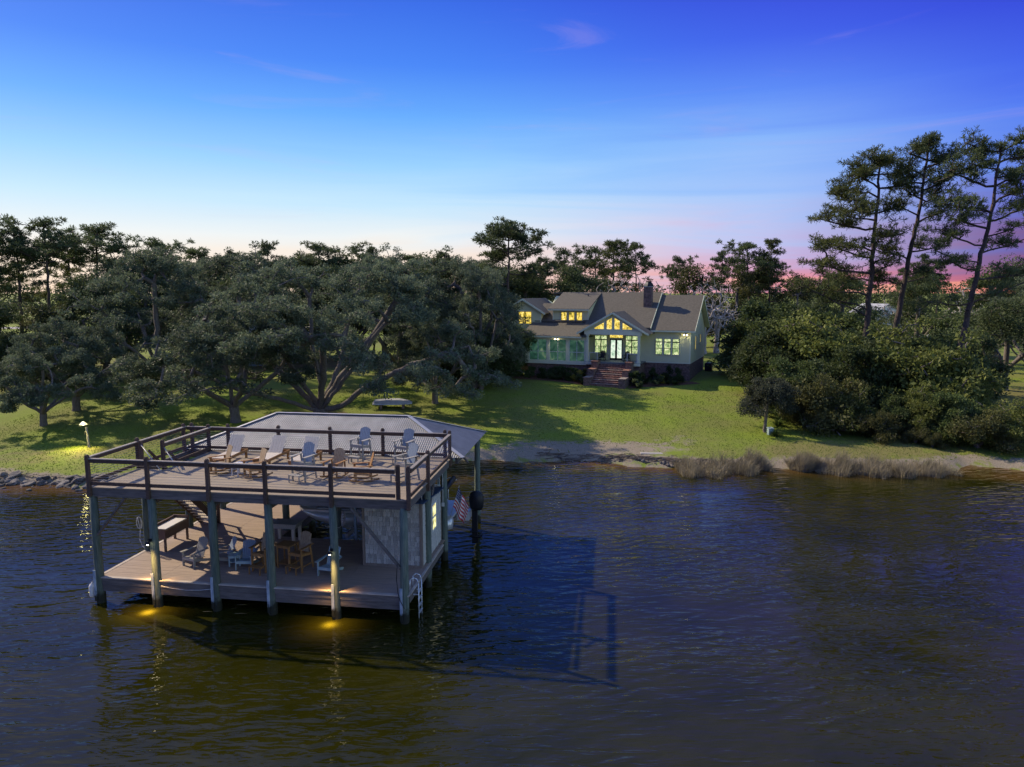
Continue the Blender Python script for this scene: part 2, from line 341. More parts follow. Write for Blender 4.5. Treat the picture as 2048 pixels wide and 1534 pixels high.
def ground_mat():
    m = bpy.data.materials.new('lawn'); m.use_nodes = True; nt = m.node_tree; N = nt.nodes; K = nt.links; b = N['Principled BSDF']
    b.inputs['Roughness'].default_value = .9; b.inputs['Specular IOR Level'].default_value = .15
    tc = N.new('ShaderNodeTexCoord'); at = N.new('ShaderNodeAttribute'); at.attribute_name = 'zone'; sp = N.new('ShaderNodeSeparateColor'); K.new(at.outputs['Color'], sp.inputs[0])
    def noise(sc, det=6, rough=.6, dist=0):
        n = N.new('ShaderNodeTexNoise'); n.inputs['Scale'].default_value = sc; n.inputs['Detail'].default_value = det; n.inputs['Roughness'].default_value = rough
        n.inputs['Distortion'].default_value = dist; K.new(tc.outputs['Object'], n.inputs['Vector']); return n.outputs['Fac']
    def ramp(f, stops):
        r = N.new('ShaderNodeValToRGB'); e = r.color_ramp.elements
        while len(e) > 1: e.remove(e[-1])
        for i, (p, c) in enumerate(stops):
            x = e[0] if i == 0 else e.new(p)
            x.position = p; x.color = (*c, 1)
        K.new(f, r.inputs[0]); return r.outputs[0]
    def mix(f, a, b_):
        n = N.new('ShaderNodeMix'); n.data_type = 'RGBA'; K.new(f, n.inputs[0]); K.new(a, n.inputs[6]); K.new(b_, n.inputs[7]); return n.outputs[2]
    def soft(f, nz, lo=.35, hi=.65):
        a = N.new('ShaderNodeMath'); a.operation = 'ADD'; K.new(f, a.inputs[0])
        s = N.new('ShaderNodeMath'); s.operation = 'MULTIPLY_ADD'; K.new(nz, s.inputs[0]); s.inputs[1].default_value = 1.5; s.inputs[2].default_value = -.75
        K.new(s.outputs[0], a.inputs[1]); r = N.new('ShaderNodeMapRange'); r.interpolation_type = 'SMOOTHSTEP'; K.new(a.outputs[0], r.inputs[0])
        r.inputs[1].default_value = lo; r.inputs[2].default_value = hi; return r.outputs[0]
    fine = noise(14, 4, .7); big = noise(.16, 5); medn = noise(1.1, 6, .65, .4)
    g1 = ramp(fine, [(.25, (.072, .110, .012)), (.5, (.158, .215, .022)), (.78, (.26, .315, .045))])
    g2 = ramp(fine, [(.25, (.082, .084, .024)), (.5, (.165, .155, .05)), (.78, (.255, .228, .095))])
    gb = N.new('ShaderNodeMapRange'); gb.inputs[1].default_value = .40; gb.inputs[2].default_value = .60; K.new(big, gb.inputs[0])
    gm = N.new('ShaderNodeMath'); gm.operation = 'MULTIPLY_ADD'; gm.use_clamp = True; K.new(gb.outputs[0], gm.inputs[0]); gm.inputs[1].default_value = .6; K.new(soft(sp.outputs[2], medn, .2, .95), gm.inputs[2])
    gr = mix(gm.outputs[0], g1, g2)
    lt = ramp(fine, [(.3, (.05, .035, .02)), (.7, (.15, .105, .06))])
    gr = mix(soft(sp.outputs[1], medn, .45, .8), gr, lt)
    sd_ = ramp(fine, [(.3, (.14, .115, .08)), (.7, (.33, .285, .21))])
    gr = mix(soft(sp.outputs[0], medn, .38, .72), gr, sd_)
    K.new(gr, b.inputs['Base Color'])
    bp = N.new('ShaderNodeBump'); bp.inputs['Strength'].default_value = .7; bp.inputs['Distance'].default_value = .05; K.new(fine, bp.inputs['Height']); K.new(bp.outputs[0], b.inputs['Normal'])
    return m
me.materials.append(ground_mat())
ground = tag(mobj('ground', me), kind='structure')

# ---- water
wx = np.array(sorted(set([-v for v in graded(0, 60, 1.5, 3000)]+graded(0, 60, 1.5, 3000))))
wy = np.array([-1500, -400, -100, -20, 0, 10, 20, 26, 30]+list(np.arange(33, 54, .75))+[60])
X, Y = np.meshgrid(wx, wy); nx, ny = len(wx), len(wy)
idx = (np.arange(ny-1)[:, None]*nx+np.arange(nx-1)[None]).ravel()
me = np_mesh('water', np.stack([X, Y, np.zeros_like(X)], -1), np.stack([idx, idx+1, idx+nx+1, idx+nx], 1), None, True)
D = shore(X)-Y
sh = np.clip(1-D/4.5, 0, 1)
sh = np.maximum(sh, np.clip(1-np.hypot((X-33)/7, (Y-45)/4.0), 0, 1)*.9)
sh = np.maximum(sh, np.clip(1-np.hypot((X+4)/7, (Y-45.5)/6.0), 0, 1)*.85)
sh = np.maximum(sh, np.clip(1-np.hypot((X+18)/10, (Y-36)/5.0), 0, 1)*.45)
ca = me.color_attributes.new('depth', 'FLOAT_COLOR', 'POINT'); buf = np.ones((nx*ny, 4), np.float32); buf[:, 0] = sh.ravel(); ca.data.foreach_set('color', buf.ravel())
def water_mat():
    m = bpy.data.materials.new('river_water'); m.use_nodes = True; nt = m.node_tree; N = nt.nodes; K = nt.links; b = N['Principled BSDF']
    b.inputs['Roughness'].default_value = .02; b.inputs['IOR'].default_value = 1.333; b.inputs['Specular IOR Level'].default_value = .5
    tc = N.new('ShaderNodeTexCoord'); at = N.new('ShaderNodeAttribute'); at.attribute_name = 'depth'
    def noise(sc, stretch, rz, det=3, dist=0.0, rough=.5):
        mp = N.new('ShaderNodeMapping'); mp.inputs['Scale'].default_value = stretch; mp.inputs['Rotation'].default_value = (0, 0, rz); K.new(tc.outputs['Object'], mp.inputs[0])
        n = N.new('ShaderNodeTexNoise'); n.inputs['Scale'].default_value = sc; n.inputs['Detail'].default_value = det; n.inputs['Distortion'].default_value = dist
        n.inputs['Roughness'].default_value = rough; K.new(mp.outputs[0], n.inputs['Vector']); return n.outputs['Fac']
    def M(op, a, b_, clamp=False):
        n = N.new('ShaderNodeMath'); n.operation = op; n.use_clamp = clamp
        for i, v in enumerate((a, b_)):
            if isinstance(v, (int, float)): n.inputs[i].default_value = v
            else: K.new(v, n.inputs[i])
        return n.outputs[0]
    murk = noise(.25, (1, 1, 1), 0, 5)
    rp = N.new('ShaderNodeValToRGB'); e = rp.color_ramp.elements; e[0].color = (.0140, .0145, .0014, 1); e[1].color = (.0235, .0225, .0026, 1); e[0].position = .35; e[1].position = .65
    K.new(murk, rp.inputs[0])
    mx = N.new('ShaderNodeMix'); mx.data_type = 'RGBA'
    shf = N.new('ShaderNodeMapRange'); shf.interpolation_type = 'SMOOTHSTEP'; shf.inputs[1].default_value = .3; shf.inputs[2].default_value = 1.05
    K.new(M('ADD', at.outputs['Fac'] if False else N_sep(N, K, at), M('MULTIPLY', M('SUBTRACT', murk, .5), .7)), shf.inputs[0])
    K.new(shf.outputs[0], mx.inputs[0]); K.new(rp.outputs[0], mx.inputs[6]); mx.inputs[7].default_value = (.10, .055, .014, 1)
    K.new(mx.outputs[2], b.inputs['Base Color'])
    def wave(wl, rz, dist, seed):
        mp = N.new('ShaderNodeMapping'); mp.inputs['Rotation'].default_value = (0, 0, rz); mp.inputs['Location'].default_value = (seed, seed*.7, 0); K.new(tc.outputs['Object'], mp.inputs[0])
        n = N.new('ShaderNodeTexWave'); n.wave_type = 'BANDS'; n.bands_direction = 'Y'; n.wave_profile = 'SIN'; n.inputs['Scale'].default_value = .314/wl; n.inputs['Distortion'].default_value = dist
        n.inputs['Detail'].default_value = 1.5; n.inputs['Detail Scale'].default_value = .8; n.inputs['Detail Roughness'].default_value = .6; K.new(mp.outputs[0], n.inputs['Vector']); return n.outputs['Fac']
    w1 = noise(1.4, (.5, 1.75, 1), R_(-24), 2, .6); w2 = noise(2.6, (.55, 1.7, 1), R_(-4), 1.5, .5); w3 = wave(.6, R_(-20), 7.0, 0)
    gust = noise(.10, (1, 1.8, 1), R_(20), 3)
    gm = N.new('ShaderNodeMapRange'); gm.inputs[1].default_value = .35; gm.inputs[2].default_value = .65; gm.inputs[3].default_value = .3; gm.inputs[4].default_value = 1.25; K.new(gust, gm.inputs[0])
    h = M('MULTIPLY', M('ADD', M('ADD', M('MULTIPLY', w1, 1.0), M('MULTIPLY', w2, .5)), M('MULTIPLY', w3, .16)), gm.outputs[0])
    bp = N.new('ShaderNodeBump'); bp.inputs['Strength'].default_value = 1.0; bp.inputs['Distance'].default_value = .07
    K.new(h, bp.inputs['Height']); K.new(bp.outputs[0], b.inputs['Normal'])
    return m
def N_sep(N, K, at):
    s = N.new('ShaderNodeSeparateColor'); K.new(at.outputs['Color'], s.inputs[0]); return s.outputs[0]
me.materials.append(water_mat())
tag(mobj('water', me), kind='structure')

# ---- driveway, far road, garden beds
def drape(name, pts, mat_, lift, kind='structure', th=.06):
    """a strip of ground surfacing given as left/right point pairs, draped on the terrain"""
    V = []; Fq = []
    for (x0, y0), (x1, y1) in pts:
        for k in range(5):
            t = k/4; x, y = x0+(x1-x0)*t, y0+(y1-y0)*t; V.append((x, y, GZ(x, y)+lift))
    for i in range(len(pts)-1):
        for k in range(4): a = i*5+k; Fq.append((a, a+1, a+6, a+5))
    return tag(mobj(name, np_mesh(name, V, Fq, MAT[mat_])), kind=kind)
drape('driveway', [((28, 92.5+.0), (31, 88.5)), ((31, 101), (36, 95)), ((35, 110), (42, 104)), ((46, 122), (52, 116)), ((64, 136), (68, 130)), ((90, 150), (92, 144))], 'concrete', .05)
drape('road', [((-300, 168), (-300, 175)), ((-100, 172), (-100, 179)), ((0, 174), (0, 181)), ((60, 174), (60, 181)), ((120, 172), (120, 179)), ((300, 166), (300, 173))], 'concrete', .06)
def bed(name, poly, lift=.035):
    cx = sum(p[0] for p in poly)/len(poly); cy = sum(p[1] for p in poly)/len(poly); V = []; Fq = []
    ring = []
    for i in range(len(poly)):
        p, q = poly[i], poly[(i+1) % len(poly)]
        for k in range(8): ring.append((p[0]+(q[0]-p[0])*k/8, p[1]+(q[1]-p[1])*k/8))
    n = len(ring)
    for r in (0, .35, .7, 1.0):
        for i, p in enumerate(ring):
            j = 1+.03*math.sin(i*1.7)*(r == 1)
            x, y = cx+(p[0]-cx)*r*j, cy+(p[1]-cy)*r*j; V.append((x, y, GZ(x, y)+lift))
    for k in range(3):
        for i in range(n): Fq.append((k*n+i, k*n+(i+1) % n, (k+1)*n+(i+1) % n, (k+1)*n+i))
    return tag(mobj(name, np_mesh(name, V, Fq, MAT['mulch'])), kind='structure')
# ================================================================ boat house (two-storey dock)
DTH = R_(-8.0); DO = (-16.05, 26.05)
def DW(a, b, z): return (DO[0]+a*math.cos(DTH)-b*math.sin(DTH), DO[1]+a*math.sin(DTH)+b*math.cos(DTH), z)
ZU, ZL = 4.65, 1.05
bh = thing('boat_house', 'two-storey timber boat house on piles with railed upper deck and metal hip roof', 'boathouse', DW(0, 0, 0), DTH)
front = [0, 2.44, 4.87, 7.12, 9.64, 12.24]
rnd = random.Random(3)
def pile(a, b, top, r=.15, guard=False):
    m = MB(); n = 10; prof = []
    lean = (rnd.uniform(-.03, .03), rnd.uniform(-.03, .03))
    zs = [-2.2, 0, 1.2, 2.6, top]
    vs = []; fs = []
    for z in zs:
        rr = r*(1.12-.035*z)
        for i in range(n):
            t = 2*math.pi*i/n; j = 1+.05*math.sin(3*t+a)
            vs.append((a+lean[0]*z/4+rr*j*math.cos(t), b+lean[1]*z/4+rr*j*math.sin(t), z))
    for k in range(len(zs)-1):
        for i in range(n): fs.append((k*n+i, k*n+(i+1) % n, (k+1)*n+(i+1) % n, (k+1)*n+i))
    fs.append(tuple(range((len(zs)-1)*n, len(zs)*n)))
    m.add(vs, fs); o = m.build('pile', MAT['pile_wood'], bh, smooth=True)
    if guard:
        g = MB(); g.box((a-.07, b-.18, .74), (.105, .03, 1.25)); g.build('pile_guard', MAT['white_pvc'], o)
    return o
for i, a in enumerate(front): pile(a, 0, 4.34, guard=True)
for b in (3.24, 6.17): pile(12.26, b, 4.6)
for b in (2.9, 5.9): pile(0.02, b, 4.34)
pile(12.75, 11.55, 4.5); pile(0.0, 11.55, 4.5); pile(4.75, 6.15, 4.34); pile(7.55, 5.45, 4.34); pile(4.75, 11.55, 4.5); pile(9.6, 11.6, 4.5); pile(0.0, 8.8, 4.5); pile(4.75, 8.9, 4.5)
# lower deck: planks laid along the front, split at the bays
def planks(m, a0, a1, b0, b1, z, w=.14, gap=.006, th=.035, cuts=()):
    b = b0; ed = [a0]+[c for c in cuts if a0 < c < a1]+[a1]
    while b < b1-.01:
        e = min(b+w, b1)
        for p, q in zip(ed[:-1], ed[1:]):
            dz = rnd.uniform(-.002, .002); m.b2(p+.004, q-.004, b, e-gap, z-th+dz, z+dz)
        b += w
cuts = [2.44, 4.87, 7.12, 9.64]
m = MB(); planks(m, .04, 12.36, .06, 5.25, ZL, cuts=cuts); planks(m, .04, 4.9, 5.25, 12.0, ZL, cuts=[2.44]); planks(m, 9.7, 12.36, 5.35, 5.85, ZL)
tag(m.build('lower_decking', MAT['deck_lower'], bh), kind='stuff')
m = MB(); m.b2(-.02, 12.44, -.09, .055, ZL-.03, ZL+.012); m.b2(-.1, .035, -.09, 12.0, ZL-.03, ZL+.012); m.b2(12.365, 12.46, .06, 5.25, ZL-.03, ZL+.01)
m.build('deck_edge_board', MAT['deck_trim'], bh)
def fasc(name, parent, *boxes):
    for bx in boxes: m = MB(); m.b2(*bx); m.build(name, MAT['fascia_wood'], parent)
for p, q in zip(front[:-1], front[1:]):
    fasc('fascia_board', bh, (p+.02, q-.02, -.06, -.015, ZL-.29, ZL-.035), (p+.02, q-.02, -.05, -.01, ZL-.56, ZL-.30))
fasc('fascia_board', bh, (12.38, 12.43, .08, 5.25, ZL-.32, ZL-.035), (-.07, -.02, 0, 12, ZL-.32, ZL-.035), (4.93, 12.4, 5.26, 5.31, ZL-.32, ZL-.035), (4.91, 4.955, 5.35, 12, ZL-.32, ZL-.035))
m = MB()
for b in (.6, 1.8, 3.0, 4.2, 5.0): m.b2(.1, 12.3, b-.03, b+.03, ZL-.3, ZL-.04)
for b in (6.2, 7.5, 8.8, 10.1, 11.4): m.b2(.1, 4.85, b-.03, b+.03, ZL-.3, ZL-.04)
m.build('lower_joists', MAT['fascia_wood'], bh)
# upper deck, with an opening for the stair at its left side
m = MB(); planks(m, -.1, 12.4, .1, 2.75, ZU, cuts=[4.1, 8.2]); planks(m, 1.12, 12.4, 2.75, 6.4, ZU, cuts=[4.1, 8.2])
tag(m.build('upper_decking', MAT['deck_upper'], bh), kind='stuff')
m = MB(); m.b2(-.2, 12.5, -.12, .095, ZU-.035, ZU+.006); m.b2(12.405, 12.56, .1, 6.4, ZU-.035, ZU+.005); m.build('deck_border_board', MAT['deck_upper'], bh)
for p, q in zip(front[:-1], front[1:]):
    fasc('rim_beam', bh, (p+(-.16 if p == 0 else .004), q+(.2 if q > 12 else -.004), -.1, -.03, ZU-.36, ZU-.04))
fasc('rim_beam', bh, (12.43, 12.5, 0, 6.4, ZU-.36, ZU-.04), (-.16, -.09, 0, 6.4, ZU-.36, ZU-.04), (-.1, 12.4, 6.41, 6.46, ZU-.36, ZU+.02), (1.06, 1.115, 2.8, 6.4, ZU-.3, ZU-.04))
m = MB()
b = .5
while b < 6.3:
    if b < 2.7: m.b2(-.08, 12.4, b-.025, b+.025, ZU-.28, ZU-.04)
    else: m.b2(1.13, 12.4, b-.025, b+.025, ZU-.28, ZU-.04)
    b += .42
m.build('upper_joists', MAT['fascia_wood'], bh)
for a in front[1:-1]:
    fasc('carrier_beam', bh, (a-.06, a+.06, .2, 6.3, ZU-.60, ZU-.29))
# knee braces
def brace(p0, p1): m = MB(); m.beam(p0, p1, .07, .15, up=(0, 1, 0)); m.build('brace', MAT['fascia_wood'], bh)
brace((.1, -.02, 2.75), (1.35, -.02, 4.25)); brace((12.15, -.1, 2.1), (10.35, -.1, 4.27)); brace((12.26, 3.3, 2.9), (12.26, 4.7, 4.3)); brace((12.3, 11.4, 3.2), (11.3, 11.5, 4.4))
# railings
def rail_run(pts, posts, outward, name='railing', zt=ZU, top=1.24, low=-.35):
    """pts: two ends of the run; posts: list of (a,b)"""
    g = empty(name, parent=bh); A = Vector((*pts[0], 0)); B = Vector((*pts[1], 0)); d = (B-A).normalized()
    for (a, b) in posts:
        p = MB(); p.b2(a-.068, a+.068, b-.068, b+.068, zt+low, zt+top); p.box((a, b, zt+top+.012), (.10, .10, .05)); p.build('post', MAT['rail_wood'], g, bevel=.012)
    m = MB(); m.beam(A+Vector((0, 0, zt+1.03)), B+Vector((0, 0, zt+1.03)), .045, .14); m.build('top_rail', MAT['rail_wood'], g)
    m = MB(); m.beam(A+Vector((0, 0, zt+1.12)), B+Vector((0, 0, zt+1.12)), .13, .034); m.build('cap_rail', MAT['cap_wood'], g)
    m = MB(); m.beam(A+Vector((0, 0, zt+.16)), B+Vector((0, 0, zt+.16)), .045, .13); m.build('bottom_rail', MAT['rail_wood'], g)
    m = MB()
    for k in range(7): z = zt+.31+k*.098; m.tube(A+Vector((0, 0, z)), B+Vector((0, 0, z)), .005, n=4, cap=False)
    m.build('cable', MAT['cable_steel'], g)
    return g
fr = [0.0, 2.44, 4.87, 7.12, 9.64]
rail_run(((-.1, -.14), (12.02, -.14)), [(a, -.17) for a in fr]+[(12.1, -.03)], (0, -1))
rail_run(((12.55, .05), (12.55, 6.25)), [(12.52, -.17), (12.57, 2.35), (12.52, 6.3)], (1, 0))
rail_run(((-.16, .0), (-.16, 6.3)), [(-.2, 2.95), (-.2, 6.2)], (-1, 0))
rail_run(((-.1, 6.33), (12.4, 6.33)), [(0.08, 6.42), (1.9, 6.42), (4.4, 6.42), (6.9, 6.42), (9.4, 6.42), (12.28, 6.42)], (0, 1))
rail_run(((1.12, 2.75), (1.12, 6.25)), [(1.12, 2.72), (1.05, 6.2)], (1, 0))
p = MB(); p.b2(.02, .15, 2.72, 2.86, ZU-.3, ZU+1.2); p.build('gate_post', MAT['rail_wood'], bh, bevel=.012)
for q in (((.1, 2.75, ZU+1.05), (1.25, 2.35, ZU+.02)), ((1.2, 2.7, ZU+.95), (2.15, 2.3, ZU+.02))):
    m = MB(); m.tube(*q, .022, n=8); m.build('stair_grip_rod', MAT['galv_edge'], bh, smooth=True)
# stair from the opening down to the lower deck
st = empty('stairs', parent=bh)
n = 17; b0, b1 = 2.95, 6.55
for s in (.2, 1.02):
    m = MB(); m.beam((s, b0-.12, ZU-.1), (s, b1+.05, ZL+.08), .05, .3); m.build('stringer', MAT['rail_wood'], st)
for i in range(n):
    t = (i+.5)/n; z = ZU-(i+1)*(ZU-ZL)/(n+1); b = b0+(b1-b0)*t
    m = MB(); m.b2(.225, .995, b-.13, b+.13, z-.04, z); m.build('tread', MAT['deck_trim'], st)
for s in (.16, 1.08):
    m = MB(); m.b2(s-.06, s+.06, b1+.0, b1+.12, ZL, ZL+1.15); m.build('newel_post', MAT['rail_wood'], st)
    m = MB(); m.beam((s, b0+.2, ZU+.70), (s, b1+.05, ZL+1.0), .05, .1); m.build('hand_rail', MAT['rail_wood'], st)
    m = MB()
    for k in range(6): m.tube((s, b0+.4, ZU+.42-.13*k), (s, b1, ZL+.86-.13*k), .005, n=4, cap=False)
    m.build('cable', MAT['cable_steel'], st)
m = MB(); m.b2(1.02, 1.14, 5.9, 6.02, ZL, ZU-.3); m.build('stair_post', MAT['rail_wood'], bh)
# corrugated metal hip roof behind the upper deck
RA0, RA1, RB0, RB1, RZ0, RZ1 = -.45, 13.1, 6.38, 12.35, 4.66, 5.95
RBm = (RB0+RB1)/2; RI = 3.35
def corr(side):
    V = []; Fq = []; pitch = .1; per = 8; amp = .010
    if side in 'fb':
        n_ = int((RA1-RA0)/pitch*per); A = np.linspace(RA0, RA1, n_+1); k = 0
        for a in A:
            t = min(1, (a-RA0)/RI, (RA1-a)/RI); t = max(t, .001); w = amp*math.sin(2*math.pi*(a-RA0)/pitch)
            e = RB0 if side == 'f' else RB1; V += [(a, e, RZ0+w+.02), (a, e+(RBm-e)*t, RZ0+(RZ1-RZ0)*t+w+.02)]
    else:
        n_ = int((RB1-RB0)/pitch*per); A = np.linspace(RB0, RB1, n_+1)
        for b in A:
            t = min(1, (b-RB0)/(RBm-RB0), (RB1-b)/(RB1-RBm)); t = max(t, .001); w = amp*math.sin(2*math.pi*(b-RB0)/pitch)
            e, d = (RA0, RI) if side == 'l' else (RA1, -RI); V += [(e, b, RZ0+w+.02), (e+d*t, b, RZ0+(RZ1-RZ0)*t+w+.02)]
    Fq = [(2*i, 2*i+2, 2*i+3, 2*i+1) for i in range(n_)]
    return np_mesh('roof_panel', V, Fq, MAT['galvanised'], True)
rf = empty('roof', parent=bh)
for s in 'fblr': mobj('roof_panel', corr(s), rf)
for p0, p1 in (((RA0+RI, RBm, RZ1), (RA1-RI, RBm, RZ1)), ((RA0, RB0, RZ0), (RA0+RI, RBm, RZ1)), ((RA1, RB0, RZ0), (RA1-RI, RBm, RZ1)), ((RA0, RB1, RZ0), (RA0+RI, RBm, RZ1)), ((RA1, RB1, RZ0), (RA1-RI, RBm, RZ1))):
    m = MB(); m.beam(Vector(p0)+Vector((0, 0, .045)), Vector(p1)+Vector((0, 0, .045)), .2, .02); m.build('ridge_cap', MAT['galv_edge'], rf)
for a in (0.0, 12.75):
    m = MB(); m.b2(a-.06, a+.06, 6.6, 11.7, RZ0-.3, RZ0-.06); m.build('roof_beam', MAT['fascia_wood'], rf)
m = MB(); m.b2(0, 12.75, 11.5, 11.6, RZ0-.3, RZ0-.06); m.build('roof_beam', MAT['fascia_wood'], rf)
m = MB(); m.b2(-.3, 12.6, 6.47, 6.52, RZ0-.25, RZ0-.02); m.build('roof_beam', MAT['rail_wood'], rf)
# gangway from the dock back to the bank
gw = thing('gangway', 'narrow plank gangway from the boat house back to the grassy bank', 'gangway', DW(0, 0, 0), DTH)
m = MB(); planks(m, 1.4, 2.9, 12.05, 23.5, ZL-.005, w=.14); tag(m.build('planking', MAT['deck_lower'], gw), kind='stuff')
for b in (14, 17.5, 21):
    for a in (1.4, 2.9):
        m = MB(); m.tube((a, b, -2), (a, b, 1.9), .12, n=8); m.build('pile', MAT['pile_wood'], gw)
for a in (1.45, 2.85): m = MB(); m.b2(a-.03, a+.03, 12.05, 23.5, ZL-.28, ZL-.045); m.build('stringer', MAT['fascia_wood'], gw)

# ---- shingled shed on the lower deck
sh = thing('dock_shed', 'grey cedar-shingled shed with blue roof on the lower deck', 'shed', DW(0, 0, 0), DTH)
SA0, SA1, SB0, SB1 = 9.8, 12.2, 2.55, 5.7
zf, zb = 3.72, 3.42
m = MB(); m.add([(SA0, SB0, ZL), (SA1, SB0, ZL), (SA1, SB1, ZL), (SA0, SB1, ZL), (SA0, SB0, zf), (SA1, SB0, zf), (SA1, SB1, zb), (SA0, SB1, zb)],
                [(0, 3, 2, 1), (4, 5, 6, 7), (0, 1, 5, 4), (1, 2, 6, 5), (2, 3, 7, 6), (3, 0, 4, 7)])
m.build('wall', MAT['grey_shingle'], sh)
m = MB(); m.poly([(SA0-.12, SB0-.15, zf+.02), (SA1+.16, SB0-.15, zf+.02), (SA1+.16, SB1+.12, zb+.0), (SA0-.12, SB1+.12, zb+.0)], (0, 0, .045)); m.build('roof', MAT['blue_metal'], sh)
sm = []
for w in (.10, .12, .145, .17):
    for tl in (-.03, .0, .035):
        q = MB(); q.box((0, 0, -.11), (w-.022, .028, .24), Matrix.Rotation(R_(7), 3, 'X')); q.v = [(x, y, z+(tl*x/w if z < -.2 else 0)) for x, y, z in q.v]
        sm.append((w, q.mesh('shingle', MAT['grey_shingle'])))
rows = 13; rh = (zf-ZL-.12)/rows
for r in range(rows):
    a = SA0+.07+rnd.uniform(0, .0); z = ZL+.1+(r+1)*rh
    while a < SA1-.12:
        w, msh = rnd.choice(sm); w = min(w, SA1-.06-a)
        o = mobj('shingle', msh, sh, (a+w/2, SB0-.022+rnd.uniform(-.004, .004), z+rnd.uniform(-.012, .012))); o.rotation_euler = (0, rnd.uniform(-.02, .02), 0)
        a += w
side = MB(); RX = Matrix.Rotation(R_(-4), 3, 'Y')
for r in range(rows):
    b = SB0+.07; z = ZL+.1+(r+1)*rh
    while b < SB1-.08:
        w = rnd.choice((.11, .14, .165, .19)); w = min(w, SB1-.04-b)
        if not (4.05 < b+w/2 < 4.85 and 1.95 < z < 3.25) and z < zf+(zb-zf)*(b-SB0)/(SB1-SB0)+.02:
            side.box((SA1+.022+rnd.uniform(-.004, .004), b+w/2, z-.11+rnd.uniform(-.012, .012)), (.028, w-.022, .24), RX)
        b += w
tag(side.build('side_shingles', MAT['grey_shingle'], sh), kind='stuff')
for bx in ((SA0-.03, SA0+.06, SB0-.06, SB0-.01, ZL, zf), (SA1-.06, SA1+.05, SB0-.06, SB0-.01, ZL, zf), (SA0+.06, SA1-.06, SB0-.055, SB0-.012, ZL, ZL+.1), (SA1+.01, SA1+.055, SB0, SB0+.07, ZL, zf-.02), (SA1+.01, SA1+.05, SB1-.07, SB1, ZL, zb)):
    m = MB(); m.b2(*bx); m.build('corner_board', MAT['trim_wood'], sh)
win = empty('window', parent=sh)
wx_ = SA1+.03
for bx in ((wx_, wx_+.03, 4.08, 4.16, 1.98, 3.2), (wx_, wx_+.03, 4.74, 4.82, 1.98, 3.2), (wx_, wx_+.03, 4.16, 4.74, 3.12, 3.2), (wx_, wx_+.03, 4.16, 4.74, 1.98, 2.06), (wx_, wx_+.028, 4.16, 4.74, 2.55, 2.62)):
    m = MB(); m.b2(*bx); m.build('frame', MAT['white_trim'], win)
# ---- lit window panes: lamplight behind glass, uneven as rooms are
def lit_mat(name, cols, strength, scale=(2.2, 2.2, 1.6), seed=0):
    m = bpy.data.materials.new(name); m.use_nodes = True; nt = m.node_tree; N = nt.nodes; K = nt.links; b = N['Principled BSDF']
    tc = N.new('ShaderNodeTexCoord'); mp = N.new('ShaderNodeMapping'); K.new(tc.outputs['Object'], mp.inputs[0]); mp.inputs['Scale'].default_value = scale; mp.inputs['Location'].default_value = (seed*3.1, seed*1.7, seed)
    oi = N.new('ShaderNodeObjectInfo'); av = N.new('ShaderNodeVectorMath'); av.operation = 'ADD'
    K.new(mp.outputs[0], av.inputs[0]); K.new(oi.outputs['Random'], av.inputs[1])
    nz = N.new('ShaderNodeTexNoise'); nz.inputs['Scale'].default_value = 1; nz.inputs['Detail'].default_value = 5; nz.inputs['Distortion'].default_value = 1.2; K.new(av.outputs[0], nz.inputs['Vector'])
    r = N.new('ShaderNodeValToRGB'); e = r.color_ramp.elements
    while len(e) > 1: e.remove(e[-1])
    for i, c in enumerate(cols):
        p = .3+.42*i/(len(cols)-1); x = e[0] if i == 0 else e.new(p); x.position = p; x.color = (*c, 1)
    K.new(nz.outputs['Fac'], r.inputs[0]); K.new(r.outputs[0], b.inputs['Emission Color']); b.inputs['Emission Strength'].default_value = strength
    b.inputs['Base Color'].default_value = (.02, .025, .02, 1); b.inputs['Roughness'].default_value = .08
    MAT[name] = m; return m
lit_mat('lit_gold', [(.05, .06, .01), (.55, .40, .05), (.85, .62, .12), (.95, .85, .45)], .75, scale=(4, 4, 3))
lit_mat('lit_green', [(.02, .06, .035), (.20, .30, .12), (.55, .62, .30), (.9, .9, .62)], .7, scale=(4, 4, 3.2), seed=2)
lit_mat('lit_door', [(.15, .30, .18), (.55, .72, .55), (.8, .9, .75), (.95, .95, .8)], .62, scale=(2, 2, 2), seed=4)
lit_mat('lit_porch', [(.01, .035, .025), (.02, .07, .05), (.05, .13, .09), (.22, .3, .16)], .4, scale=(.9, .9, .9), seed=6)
lit_mat('lit_shed', [(.03, .05, .05), (.45, .40, .10), (.75, .75, .4), (.25, .14, .03)], .9, scale=(2, 2, 2), seed=8)
emit_mat('bulb', (1.0, .86, .55), 9)
emit_mat('lamp_glow', (1.0, .85, .35), 1.0)
for z0, z1 in ((2.06, 2.55), (2.62, 3.12)):
    m = MB(); m.b2(wx_+.004, wx_+.014, 4.16, 4.74, z0, z1); m.build('pane', MAT['lit_shed'], win)

